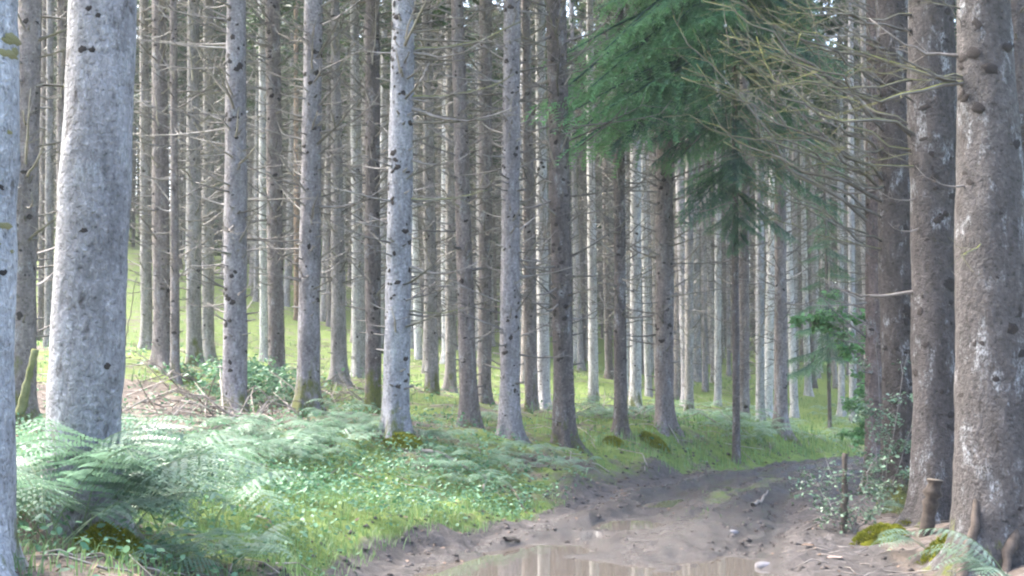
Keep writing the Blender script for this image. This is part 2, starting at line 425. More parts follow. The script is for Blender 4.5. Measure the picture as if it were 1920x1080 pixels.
col = N.mix(N.math('MULTIPLY', wet, 0.35), col, (0.05, 0.04, 0.036))
N.l(col, p.inputs['Base Color'])
N.l(N.math('SUBTRACT', 0.92, N.math('MULTIPLY', wet, 0.80)), p.inputs['Roughness'])
bp = N.n('ShaderNodeBump'); bp.inputs['Distance'].default_value = 0.07; bp.inputs['Strength'].default_value = 0.9
N.l(N.math('ADD', n2, N.math('MULTIPLY', n3, 0.35)), bp.inputs['Height']); N.l(bp.outputs[0], p.inputs['Normal'])
N.l(p.outputs[0], out.inputs['Surface'])
tme = tm.mesh('ground', mt, smooth=True)
def vattr(me, name, arr):
    a_ = me.attributes.new(name, 'FLOAT', 'POINT'); a_.data.foreach_set('value', np.ascontiguousarray(arr, dtype=np.float32).ravel())
def gauss(x, y, cx, cy, rx, ry): return np.exp(-(((x - cx) / rx) ** 2 + ((y - cy) / ry) ** 2))
mid_strip = np.exp(-((RS - 0.05) / 0.22) ** 2) * sstep(13.5, 15.5, YY) * (1 - sstep(19, 23, YY))
right_verge = sstep(0.55, 0.9, RS) * (RS < 3) * (1 - sstep(20, 26, YY)) * (np.abs(XX) < 8)
MUD = np.clip(1 - sstep(0.95, np.where(YY > 20.5, 1.12, 1.3), np.abs(RS)) - 0.55 * mid_strip, 0, 1)
bank_cut = sstep(-1.9, -1.1, RS) * (1 - sstep(-1.1, -0.9, RS)) * sstep(13, 16, YY) * (1 - sstep(19.5, 21.8, YY)) * 0.62
MUD = np.maximum(MUD, bank_cut)
WET = (np.exp(-((np.abs(RS + 0.05) - 0.55) / 0.3) ** 2) * 0.85 + 0.55 * np.exp(-(RS / 0.7) ** 2)) * (1 - 0.8 * sstep(0.45, 0.8, RS) * (YY < 19))
GREEN = 0.49 + 0.12 * sstep(28, 45, YY) + 0.35 * gauss(XX, YY, -1.7, 11, 2.2, 4.0) + 0.2 * sstep(22, 30, YY) * (XX > 1) - 0.7 * right_verge
GREEN -= 0.55 * gauss(XX, YY, -5.0, 17.5, 2.2, 2.2) + 0.4 * gauss(XX, YY, -3.0, 7.0, 1.6, 1.2) + 0.25 * gauss(XX, YY, 2.2, 27, 4, 2)
GREEN += 0.25 * gauss(XX, YY, 1.6, 20.3, 1.5, 1.2) + 0.3 * gauss(XX, YY, 4.7, 25, 2.4, 2.5) + 0.2 * gauss(XX, YY, -9, 30, 7, 9)
vattr(tme, 'mud', MUD); vattr(tme, 'wet', WET); vattr(tme, 'green', GREEN)
tag(link('ground', tme), kind='structure')

# the puddle in the track and the wet ruts beyond it
mw, nt = newmat('muddy_water'); N = NT(nt)
out = N.n('ShaderNodeOutputMaterial'); p = N.n('ShaderNodeBsdfPrincipled'); tc = N.n('ShaderNodeTexCoord')
p.inputs['Base Color'].default_value = (0.10, 0.085, 0.072, 1); p.inputs['Roughness'].default_value = 0.03
p.inputs['IOR'].default_value = 1.33; p.inputs['Specular IOR Level'].default_value = 0.9
bp = N.n('ShaderNodeBump'); bp.inputs['Distance'].default_value = 0.002; bp.inputs['Strength'].default_value = 0.25
N.l(N.noise(tc.outputs['Object'], 6, 2), bp.inputs['Height']); N.l(bp.outputs[0], p.inputs['Normal']); N.l(p.outputs[0], out.inputs['Surface'])
def puddle(cx, cy, rx, ry, z, rot=0.0):
    b = MB(); th = np.linspace(0, 2 * np.pi, 40, endpoint=False)
    x = rx * np.cos(th); y = ry * np.sin(th); c, s = math.cos(rot), math.sin(rot)
    v = np.stack([cx + x * c - y * s, cy + x * s + y * c, np.full(40, z)], -1)
    b.add(np.vstack([v, [(cx, cy, z)]]), [(k, (k + 1) % 40, 40) for k in range(40)])
    return tag(link('puddle', b.mesh('puddle', mw)), kind='structure')
for (cx, cy, rx, ry, z_, rot) in PUDDLES:
    puddle(cx, cy, rx * (1.02 if rx > 2 else 1.1), ry * (1.02 if rx > 2 else 1.1), z_, rot)

# ------------------------------------------------------------------ tree building blocks
PALE = (0.31, 0.30, 0.315); LILAC = (0.26, 0.24, 0.25); GREY = (0.285, 0.26, 0.255); BROWN = (0.225, 0.192, 0.183)
DARK = (0.14, 0.12, 0.115); RED = (0.15, 0.115, 0.105); LIT_WHITE = (0.46, 0.44, 0.44); OCHRE = (0.30, 0.20, 0.14)  # the white puts sun and sky light on far trunks into their bark colour

def trunk_mesh(r0, r_mid, z_mid, H=23.0, sides=20, step=0.12, flare=0.5, seed=0, bend=0.0, wob=0.03, ztop_fine=6.0):
    g = np.random.default_rng(seed)
    z = list(np.arange(-0.5, ztop_fine, step)) + list(np.arange(ztop_fine, H, 1.2)) + [H]
    z = np.array(z); n = len(z)
    k = (r_mid - r0) / max(z_mid, 0.1)
    k2 = (0.02 - r_mid) / (H - z_mid)
    r = np.where(z < z_mid, r0 + k * z, r_mid + k2 * (z - z_mid)); r = np.maximum(r, 0.02)
    th = np.arange(sides) * 2 * np.pi / sides
    ph = g.uniform(0, 6.28, 6); nl = int(g.integers(3, 6))
    lobes = 0.55 + 0.45 * np.cos(nl * th + ph[0]) + 0.35 * np.cos(2 * th + ph[1])
    fl = flare * np.exp(-np.maximum(z, -0.2) / 0.22)[:, None] * np.clip(lobes, 0, 2)[None] * r0
    TH, Z = np.meshgrid(th, z)
    nz = (fbm(np.cos(TH) * 1.5 + 10 + seed, Z * 2.2 + np.sin(TH) * 1.5, seed, 3) - 0.5) * 2 * wob * r[:, None] * 2
    nz2 = (vnoise(z * 1.7, z * 0 + seed, seed) - 0.5)[:, None] * wob * 1.6 * r[:, None]
    R = r[:, None] + fl + nz + nz2 + ((vnoise(np.cos(TH) * 6 + np.sin(TH) * 5 + seed, Z * 8, seed + 5) - .5) * .035 * r[:, None] if sides > 18 else 0)
    bx = bend * np.sin(z / H * np.pi * 1.3 + ph[2]) - bend * math.sin(ph[2]); by = bend * 0.6 * np.sin(z / H * np.pi * 1.7 + ph[3]) - bend * 0.6 * math.sin(ph[3])
    V = np.stack([R * np.cos(TH) + bx[:, None], R * np.sin(TH) + by[:, None], Z], -1).reshape(-1, 3)
    i = np.arange(n - 1)[:, None] * sides; j = np.arange(sides)[None]; j2 = (j + 1) % sides
    b = MB(); b.add(V, None, np.stack([i + j, i + j2, i + sides + j2, i + sides + j], -1).reshape(-1, 4))
    return b.mesh('trunk', M_BARK, smooth=True), (lambda zz: np.interp(zz, z, r))

def branch_path(g, L, el, sag=0.2, n=7, wob=0.03, up=0.0):
    t = np.linspace(0, 1, n)
    x = t * L * math.cos(el); z = t * L * math.sin(el) - sag * L * np.sin(t * np.pi * 0.9) * 0.5 + up * L * t ** 3
    y = np.cumsum(g.normal(0, wob * L / n ** .5, n)); y -= y[0]
    z = z + np.concatenate([[0], np.cumsum(g.normal(0, wob * 0.6 * L / n ** .5, n - 1))])
    return np.stack([x, y, z], -1)
def rotz(p, a):
    c, s = math.cos(a), math.sin(a)
    return p @ np.array([[c, s, 0], [-s, c, 0], [0, 0, 1]])
def sub_twigs(b, g, p, r, count, L, sides=3):
    n = len(p)
    for _ in range(count):
        t = g.uniform(0.2, 0.97); i = min(int(t * (n - 1)), n - 2); f = t * (n - 1) - i
        o = p[i] * (1 - f) + p[i + 1] * f; d = p[i + 1] - p[i]; d /= np.linalg.norm(d)
        sd = np.cross(d, g.normal(0, 1, 3) * (0.5, 0.5, 1)); sd /= np.linalg.norm(sd) + 1e-9
        ll = L * g.uniform(0.3, 1) * (1.1 - t * 0.6)
        q = [o, o + ll * 0.5 * (d * 0.7 + sd * 0.7), o + ll * (d * 0.9 + sd * 0.95 + np.array([0, 0, g.uniform(-.15, .2)]))]
        b.tube(q, [r * 0.5, r * 0.35, r * 0.15], sides, cap=False)

def twigs_mesh(seed, n_br=85, z0=1.6, z1=13.0, Lm=1.7):
    """the tangle of thin dead branches and stubs along one stem"""
    g = np.random.default_rng(seed); b = MB()
    for w in range(n_br):
        z = z0 + (z1 - z0) * (w + g.uniform(0, 1)) / n_br
        L = Lm * g.uniform(0.25, 1.0) ** 1.6 * (0.55 + 0.6 * (z - z0) / (z1 - z0)); el = math.radians(g.uniform(-5, 48))
        p = branch_path(g, L, el, g.uniform(0, .15), 6, 0.03, g.uniform(0, .1)); a = g.uniform(0, 6.283)
        p = rotz(p + np.array([0.10, 0, 0]), a); p[:, 2] += z
        r = 0.013 + 0.006 * L
        b.tube(p, np.linspace(r, 0.004, 6), 3, cap=False)
        sub_twigs(b, g, p, r * 0.7, int(2 + 4 * L), 0.38 * L + 0.1)
    for w in range(70):                                     # short black stubs and knots
        z = g.uniform(0.3, z1); a = g.uniform(0, 6.283); L = g.uniform(0.02, 0.08)
        p = rotz(np.array([[0.11, 0, 0], [0.17 + L, 0, L * .4]]), a); p[:, 2] += z
        b.tube(p, [0.015, 0.007], 4)
    return b.mesh('dead_twigs', M_TWIG)
TWIGS = [twigs_mesh(100 + k, 125 + 14 * k, 1.0 + .3 * k) for k in range(5)]

def crown_mesh(seed, z0=11.0, z1=23.5, R=2.1, n=62):
    g = np.random.default_rng(seed); b = MB(); vs_, ts = [], []
    for w in range(n):
        t = (w + g.uniform(0, 1)) / n; z = z0 + (z1 - z0) * t
        L = (R * (1 - t) ** 0.8 + 0.25) * g.uniform(0.55, 1.15) * min(1, 0.45 + 3 * t)
        a = g.uniform(0, 6.283); p = branch_path(g, L, math.radians(g.uniform(-15, 15)), 0.4, 5, 0.03, 0.15)
        p = rotz(p, a); p[:, 2] += z
        b.tube(p, np.linspace(0.02, 0.005, 5), 3, a=0.0, cap=False)
        m = int(26 + 30 * L); tt = g.uniform(0.15, 1, m); idx = np.minimum((tt * 4).astype(int), 3); f = tt * 4 - idx
        o = p[idx] * (1 - f)[:, None] + p[idx + 1] * f[:, None]
        d = p[idx + 1] - p[idx]; d /= np.linalg.norm(d, axis=1)[:, None]
        sd = np.cross(d, [0, 0, 1.0]) * g.choice([-1, 1], m)[:, None]
        ll = (0.18 + 0.32 * (1 - tt) * L)[:, None] * g.uniform(0.6, 1.2, (m, 1))
        e = o + ll * (d * 0.6 + sd * g.uniform(.3, 1, (m, 1))) + np.stack([0 * tt, 0 * tt, -g.uniform(0.0, 0.28, m)], -1)
        wv = np.cross(e - o, g.normal(0, 1, (m, 3))); wv *= (0.045 / (np.linalg.norm(wv, axis=1) + 1e-9))[:, None]
        c = o * .45 + e * .55
        v = np.stack([o, c + wv, e, c - wv], 1).reshape(-1, 3)
        b.add(v, None, np.arange(4 * m).reshape(-1, 4))
    return b.mesh('crown', M_CROWN)
CROWNS = [crown_mesh(200, 11, 23.5, 2.1), crown_mesh(201, 9.5, 22.5, 2.4), crown_mesh(202, 12.5, 24, 1.9), crown_mesh(203, 10.5, 23, 2.2)]

def branch_unit(seed, mat, subs=7, sag=0.22, up=0.1, thick=0.02, wob=.05):
    g = np.random.default_rng(seed); b = MB()
    p = branch_path(g, 1.0, 0.0, sag, 10, wob, up); p[:, 1:] -= np.linspace(0, 1, 10)[:, None] * p[-1, 1:] * .8
    b.tube(p, np.linspace(thick, thick * .22, 10) * (1 + .25 * g.normal(0, .5, 10)), 5)
    sub_twigs(b, g, p, thick * .5, subs, 0.36, 3)
    return b.mesh('dead_branch', mat, smooth=True)
MOSSY_T = [branch_unit(380 + k, M_MOSSY, 6, .1, .04, .019) for k in range(3)]
BRANCH = [branch_unit(300 + k, M_BRANCH, 5 + k % 5) for k in range(8)]
MOSSY = [branch_unit(320 + k, M_MOSSY, 9 + 2 * (k % 4), 0.06 + .03 * k, 0.02 * k, 0.0105, .11) for k in range(8)]
MOSSY_THIN = [branch_unit(340 + k, M_MOSSY, 8 + k % 4, 0.05 + .03 * k, 0.03 * k, 0.0075, .12) for k in range(6)]

def knot_unit(seed):
    g = np.random.default_rng(seed); b = MB(); k = 11
    th = np.arange(k) * 2 * np.pi / k; rr = 1 + g.normal(0, .18, k)
    v = [np.stack([np.full(k, -0.3), np.cos(th) * rr * 1.25, np.sin(th) * rr], -1), np.stack([np.full(k, .45), np.cos(th) * rr * .8, np.sin(th) * rr * .62], -1),
         np.stack([np.full(k, .75), np.cos(th) * .35, np.sin(th) * .3], -1), np.array([[0.55, 0, 0]])]
    q = [(r * k + j, r * k + (j + 1) % k, (r + 1) * k + (j + 1) % k, (r + 1) * k + j) for r in range(2) for j in range(k)]
    t = [(2 * k + j, 2 * k + (j + 1) % k, 3 * k) for j in range(k)]
    b.add(np.vstack(v), t, q)
    return b.mesh('knot', M_KNOT, smooth=True)
KNOT = [knot_unit(360 + k) for k in range(5)]

def add_branch(root, mesh, z, az, el, L, rad, roll=None, name='dead_branch'):
    o = link(name, mesh, root)
    o.location = (math.cos(az) * rad * .85, math.sin(az) * rad * .85, z)
    o.rotation_euler = (rng.uniform(-.6, .6) if roll is None else roll, -el, az)
    o.scale = (L, L, L)
    return o

HERO_POS = []
def hero(label, base, wb, top, wt, d, col, moss=0.25, knots=0, br=(), nbr=0, blen=(.4, 1.0), flare=0.75, twigs=True, crown=True, cat='tree', sides=20, knot_r=1.0, azr=None):
    """one tree placed by the photo: base and y=0 pixel centres, widths there, depth"""
    bx, by = base
    B = at(bx, by, d); zg = float(gz(B.x, B.y))
    B.z = zg
    T = at(top, 0, d); ax = (T - B).normalized()
    q = Vector((0, 0, 1)).rotation_difference(ax)
    root = empty('spruce_tree', B, q)
    Lm = (T - B).length
    dd = d / CP
    r0, rm = wb * dd / F_PX / 2, wt * dd / F_PX / 2
    me, rf = trunk_mesh(r0, rm, Lm, sides=sides, step=0.07 if d < 10 else 0.12, flare=flare, seed=int(abs(bx) * 7 + by), wob=0.05, ztop_fine=Lm + 0.6)
    o = link('trunk', me, root, (*col, moss))
    tag(root, label, cat)
    HERO_POS.append((B.x, B.y))
    if twigs and wb < 70:
        t = tag(link('dead_twigs', TWIGS[int(rng.integers(5))], root), kind='stuff'); s = r0 / 0.125
        t.rotation_euler.z = rng.uniform(0, 6.28); t.scale = (s, s, 1)
    if crown and d > 9:
        c = link('crown', CROWNS[int(rng.integers(4))], root); c.rotation_euler.z = rng.uniform(0, 6.28)
    for k in range(int(knots * 1.8)):
        z = rng.uniform(0.25, Lm); az = rng.uniform(math.radians(-175), math.radians(-5)); kr = rng.uniform(.45, 1.2) * 0.033 * knot_r
        o = link('knot', KNOT[int(rng.integers(5))], root); rr = float(rf(z))
        o.location = (math.cos(az) * rr * .99, math.sin(az) * rr * .99, z); o.rotation_euler = (rng.uniform(-.4, .4), 0, az); o.scale = (kr * .3, kr * rng.uniform(.7, 1.3), kr * rng.uniform(.7, 1.4))
    for k in range(nbr):
        z = rng.uniform(.25, 1.0) * Lm; az = rng.uniform(*(azr or (0, 6.283)))
        add_branch(root, BRANCH[int(rng.integers(8))], z, az, math.radians(rng.uniform(-8, 32)), rng.uniform(*blen), float(rf(z)))
    for (py, px1, py1, kind) in br:                         # branches seen one by one: height on stem, tip pixel
        z = (T.z - B.z) * 0 + (at(bx, py, d).z - B.z) / ax.z
        p0 = B + ax * z; p1 = at(px1, py1, d - 0.3)
        v = q.inverted() @ (p1 - p0); L = v.length
        az = math.atan2(v.y, v.x); el = math.asin(v.z / L)
        add_branch(root, (BRANCH, MOSSY_T)[kind][int(rng.integers(3))], z, az, el, L, float(rf(z)), 0.0)
    return root, rf, Lm

# ------------------------------------------------------------------ the trees one can tell apart
H = hero
# left front
T1 = H('pale bluish trunk cut off by the left edge, with yellow lichen bands', (-70, 1050), 168, -48, 160, 6.0, (.40, .40, .42), .3, 10, nbr=0)
H('big pale grey spruce trunk rising out of bracken ferns, thickest on the left', (150, 1000), 134, 194, 120, 7.8, (.31, .30, .315), .35, 7, nbr=0, knot_r=.75, flare=.45, sides=32)
H('brown spruce trunk between the two big pale trunks at the far left', (38, 790), 50, 56, 42, 14.5, BROWN, .55, 22, nbr=4, blen=(.4, .8))
H('thin spruce stem showing just left of the biggest pale trunk', (88, 770), 17, 94, 12, 24, GREY, .3, 0, nbr=4)
H('thinnest dark stem tucked behind the brown trunk at far left', (72, 765), 12, 84, 9, 27, BROWN, .3, 0, nbr=4)
H('spruce stem mostly hidden behind the left flank of the biggest pale trunk', (112, 745), 20, 116, 17, 26, BROWN, .3, 0, nbr=3)
LICH = MB(); LICH.add([tuple(v.co) for v in KNOT[0].vertices], [tuple(p.vertices) for p in KNOT[0].polygons if len(p.vertices) == 3], [tuple(p.vertices) for p in KNOT[0].polygons if len(p.vertices) == 4])
LICH = LICH.mesh('lichen_patch', rough_material('yellow_lichen', (.13, .12, .04), (.33, .30, .16), 30.0))
for k in range(16):
    py = rng.choice([100, 100, 270, 300, 450]) + rng.uniform(-25, 25); z = at(0, py, 6).z - T1[0].location.z; az = rng.uniform(-1.0, .1); rr = float(T1[1](z))
    o = link('lichen_patch', LICH, T1[0]); o.location = (math.cos(az) * rr * .99, math.sin(az) * rr * .99, z); o.rotation_euler.z = az; o.scale = (.012, rng.uniform(.02, .07), rng.uniform(.015, .035))
# left slope group
H('slim grey trunk standing highest on the grassy slope, nearest to the biggest pale trunk', (275, 655), 22, 270, 17, 30, GREY, .3, 14, nbr=9)
H('straight brown trunk on the slope with a thinner stem touching its right side', (304, 690), 34, 298, 27, 22, BROWN, .25, 24, nbr=10)
H('thin brown stem touching the right side of a thicker trunk on the slope', (329, 694), 17, 325, 13, 21.3, BROWN, .25, 8, nbr=7)
H('grey brown trunk with a mossy foot left of a slim trunk with a bright edge', (364, 690), 29, 362, 20, 26.7, GREY, .5, 12, nbr=9)
H('slim trunk on the slope with a bright whitish right edge', (390, 680), 23, 391, 19, 30, GREY, .35, 10, nbr=9)
H('pale lilac trunk with a mossy root spur on its left foot, above the brush pile', (440, 782), 46, 443, 36, 17.8, LILAC, .5, 30, nbr=6, flare=.9)
H('brown grey trunk right of the lilac trunk with the root spur', (519, 730), 30, 511, 29, 23.5, BROWN, .3, 22, nbr=10)
H('thin whitish stem far behind, just left of the brown grey trunk', (495, 680), 16, 491, 13, 38, LIT_WHITE, .2, 0, nbr=5)
H('thin orange brown stem far up the slope behind two grey trunks', (556, 600), 10, 555, 8, 55, OCHRE, .1, 0, nbr=3)
H('grey lilac trunk with blackened mossy lower part, among blue green ferns', (577, 772), 42, 588, 35, 18.7, LILAC, .6, 30, br=[(200, 640, 95, 0), (390, 720, 338, 0), (250, 700, 175, 0)], nbr=5)
H('grey trunk behind the ferns with a twig pile at its foot', (636, 715), 30, 628, 15, 25, GREY, .3, 12, nbr=8)
H('brightest white streaked trunk left of the dark mossy trunk', (674, 715), 26, 664, 16, 27.5, LIT_WHITE, .3, 10, nbr=6)
H('dark brown trunk with mossy side pressed close behind the pale blue grey trunk', (700, 792), 30, 698, 26, 20.6, DARK, .75, 26, nbr=10)
# the central one
H('pale blue grey central trunk with mossy flared foot and long dead branches', (742, 822), 50, 756, 43, 16.3, (.29, .285, .31), .5, 44, flare=1.0, sides=28,
  br=[(97, 960, 42, 1), (184, 946, 140, 1), (374, 897, 356, 1), (500, 882, 490, 0), (583, 852, 578, 1), (95, 745, 55, 0), (285, 790, 245, 0), (300, 865, 288, 0), (440, 802, 412, 0), (100, 900, 70, 0), (187, 850, 165, 0), (205, 950, 200, 0)], nbr=3, blen=(.2, .5))
H('grey trunk with a bright green mossy foot just right of the central pale trunk', (810, 756), 26, 800, 19, 27.5, GREY, .6, 12, nbr=8)
H('faint grey trunk behind, left of the leaning brown trunk', (845, 736), 22, 842, 11, 30.8, GREY, .3, 0, nbr=6)
H('brown trunk whose foot leans out to the right, beside a small fern', (880, 806), 34, 857, 24, 19.8, BROWN, .3, 26, nbr=12, azr=(-1.2, 1.2))
H('brown grey trunk close behind and right of the leaning one', (909, 756), 25, 911, 24, 25.7, BROWN, .35, 18, nbr=10)
H('smooth bluish lilac trunk with short dark stubs, standing by the fern in the middle', (955, 812), 38, 960, 30, 18.3, LILAC, .35, 34, nbr=4)
H('slender dark trunk with bits of moss right of the smooth lilac trunk', (997, 786), 25, 986, 15, 26, BROWN, .6, 10, nbr=10)
H('white lit trunk partly hidden behind a thick dark trunk', (1020, 760), 24, 1012, 18, 28, LIT_WHITE, .2, 8, nbr=7)
H('thick dark brown trunk at the edge of the bank, right of the middle', (1059, 834), 39, 1043, 38, 19.2, DARK, .35, 38, nbr=12, blen=(.5, 1.3))
H('slim dark trunk standing alone on the mossy bank edge', (1164, 822), 25, 1160, 18, 21.2, DARK, .3, 20, nbr=14, blen=(.5, 1.3))
H('trunk with lit white in its bark colour behind the slim dark trunk', (1192, 770), 22, 1192, 19, 29.7, LIT_WHITE, .5, 8, nbr=7)  # its lit look is put into the bark colour
H('thick brown trunk on the bank below the green boughs', (1246, 803), 36, 1246, 30, 22, BROWN, .3, 28, nbr=12, blen=(.5, 1.2))
H('grey stem behind and right of the thick brown trunk on the bank', (1292, 765), 17, 1292, 13, 33, GREY, .3, 0, nbr=6)
H('white stem lit along its length, farthest back below the green boughs', (1346, 745), 13, 1346, 11, 40, LIT_WHITE, .2, 0, nbr=4)
H('brown trunk right behind the thin young fir', (1394, 800), 21, 1396, 16, 26, BROWN, .4, 10, nbr=8)
H('bluish white trunk in the gap between the young fir and the last bank trunk', (1425, 772), 17, 1424, 14, 33, PALE, .3, 0, nbr=5)
H('brown trunk with mossy foot, last on the bank before the track bends away', (1464, 806), 25, 1462, 18, 24.8, BROWN, .45, 16, nbr=9)
H('thin bright whitish stem standing over ferns near the bend of the track', (1578, 785), 13, 1574, 10, 40, LIT_WHITE, .2, 0, nbr=3)
# right hand group
R1 = H('slim reddish trunk at the left of the big right hand group, overgrown with small leaves', (1640, 905), 36, 1640, 30, 18.0, RED, .35, 12, nbr=3, blen=(.5, 1.2), azr=(2.0, 4.2))
R2 = H('reddish brown trunk with dark mossy foot behind the leafy sapling', (1692, 958), 72, 1672, 58, 14.5, (.09, .077, .073), .55, 36, nbr=4, azr=(2.4, 3.9), sides=28)
R3 = H('straight grey brown trunk in the middle of the right hand group, behind a cut pole', (1757, 975), 82, 1745, 86, 12.2, (.082, .072, .070), .25, 44, nbr=3, azr=(2.4, 3.9), sides=28, knot_r=1.25)
R4 = H('thickest rough trunk at the right with large black knots', (1878, 1055), 160, 1844, 98, 9.7, (.105, .094, .091), .3, 34, nbr=2, azr=(2.6, 3.6), sides=32, knot_r=1.3, flare=.6)
def spots(tree, d, lst):
    root, rf, Lm = tree; B = root.location; ax = root.rotation_quaternion @ Vector((0, 0, 1))
    for px, py, kr in lst:
        P = at(px, py, d); z = (P.z - B.z) / ax.z; off = P.x - (B.x + ax.x * z); rr = float(rf(z)); az = -math.acos(max(-.97, min(.97, off / rr)))
        for q_ in range(4):
            o = link('knot', KNOT[int(rng.integers(5))], root); a2 = az + rng.normal(0, .75) * kr / rr * (q_ > 0)
            o.location = (math.cos(a2) * rr * .98, math.sin(a2) * rr * .98, z + rng.normal(0, 1.0) * kr * (q_ > 0)); o.rotation_euler = (rng.uniform(-1, 1), 0, a2)
            k_ = kr * rng.uniform(.25, .5); o.scale = (k_ * .16, k_, k_ * rng.uniform(.8, 1.5))
spots(R4, 9.7, [(1806, 440, .085), (1812, 482, .07), (1868, 440, .07), (1800, 375, .06), (1880, 275, .1), (1905, 300, .08), (1896, 500, .08), (1860, 400, .05), (1890, 590, .045), (1832, 670, .05), (1825, 810, .05), (1872, 840, .04), (1818, 60, .05)])
spots(R3, 12.2, [(1722, 290, .05), (1780, 285, .06), (1728, 320, .04), (1790, 330, .05), (1712, 190, .045), (1775, 130, .04), (1715, 440, .04), (1750, 415, .05), (1745, 660, .055), (1740, 845, .05)])
spots(R2, 14.5, [(1685, 225, .06), (1690, 355, .05), (1693, 435, .07), (1690, 580, .10), (1680, 700, .05), (1672, 110, .05)])
R5 = H('dark trunk cut by the right edge behind the thickest trunk', (1925, 1000), 60, 1906, 52, 12.5, DARK, .3, 10, nbr=3)
# dead mossy branches fanning from the right hand trunks towards the track: (tree, height on stem px y, tip px, tip py, tip nearer by, kind)
fan = [(R4, 1842, 9.7, 160, 1502, 45, .3, 0), (R4, 1842, 9.7, 158, 1490, 75, .5, 0), (R3, 1745, 12.2, 60, 1470, 22, .2, 0), (R3, 1745, 12.2, 30, 1480, -12, .2, 0),
       (R4, 1842, 9.7, 165, 1640, 80, .2, 0), (R4, 1842, 9.7, 60, 1770, -20, .1, 0), (R3, 1745, 12.2, 152, 1425, 180, .4, 1), (R2, 1672, 14.5, 120, 1395, 0, .3, 0),
       (R2, 1672, 14.5, 240, 1330, 20, .4, 0), (R2, 1672, 14.5, 225, 1395, 45, .2, 0), (R2, 1675, 14.5, 290, 1368, 105, .3, 1), (R2, 1675, 14.5, 330, 1420, 150, .2, 0),
       (R2, 1675, 14.5, 300, 1440, 85, .5, 1), (R2, 1677, 14.5, 360, 1300, 135, .3, 1), (R2, 1677, 14.5, 380, 1355, 200, .4, 0), (R2, 1677, 14.5, 410, 1385, 265, .3, 1),
       (R1, 1640, 18, 330, 1320, 120, .3, 0), (R1, 1640, 18, 350, 1400, 210, .5, 0), (R1, 1640, 18, 400, 1440, 240, .4, 0), (R1, 1640, 18, 440, 1395, 330, .5, 1),
       (R1, 1640, 18, 465, 1420, 345, .3, 0), (R1, 1640, 18, 455, 1505, 450, .3, 1), (R2, 1680, 14.5, 455, 1475, 330, .4, 0), (R2, 1680, 14.5, 470, 1470, 410, .3, 0),
       (R2, 1672, 14.5, 160, 1450, 40, .6, 0), (R2, 1672, 14.5, 190, 1480, 110, .7, 0), (R3, 1747, 12.2, 280, 1640, 245, .2, 1), (R3, 1747, 12.2, 290, 1560, 285, .2, 1),
       (R3, 1748, 12.2, 315, 1560, 265, .3, 0), (R4, 1842, 9.7, 150, 1680, 110, .2, 0), (R4, 1850, 9.7, 148, 1650, 122, .2, 0), (R2, 1672, 14.5, 90, 1520, -10, .5, 0),
       (R1, 1640, 18, 260, 1430, 140, .5, 0), (R1, 1640, 18, 290, 1460, 190, .4, 1), (R1, 1640, 18, 210, 1445, 70, .4, 0), (R1, 1640, 18, 520, 1500, 470, .4, 1),
       (R2, 1672, 14.5, 250, 1540, 150, .5, 0), (R2, 1672, 14.5, 280, 1500, 215, .6, 0), (R2, 1672, 14.5, 200, 1560, 95, .4, 0), (R2, 1676, 14.5, 350, 1510, 280, .6, 0),
       (R4, 1862, 9.7, 20, 1700, -30, .1, 0), (R4, 1890, 9.7, 470, 1800, 455, .8, 1)]
for k in range(20):                                     # the finer ones in between
    t_, px_, d_ = ((R1, 1640, 18), (R2, 1674, 14.5), (R2, 1676, 14.5), (R3, 1746, 12.2))[int(rng.integers(4))]
    py_ = rng.uniform(40, 560) if t_ is not R3 else rng.uniform(20, 330); ln = rng.uniform(90, 400) * (.55 if py_ > 420 else 1)
    fan.append((t_, px_, d_, py_, px_ - ln, py_ - ln * rng.uniform(.2, 1.0), rng.uniform(-.2, .9), 1))
for (tr_, px, d, py, tx, ty, nr, kd) in fan:
    root, rf, Lm = tr_
    B = root.location; q = root.rotation_quaternion
    ax = q @ Vector((0, 0, 1)); z = (at(px, py, d).z - B.z) / ax.z
    v = q.inverted() @ (at(tx, ty, d - nr) - (B + ax * z)); L = v.length
    add_branch(root, (MOSSY, MOSSY_THIN)[kd][int(rng.integers(6))], z, math.atan2(v.y, v.x), math.asin(v.z / L), L, float(rf(z)), rng.uniform(-.8, .8))

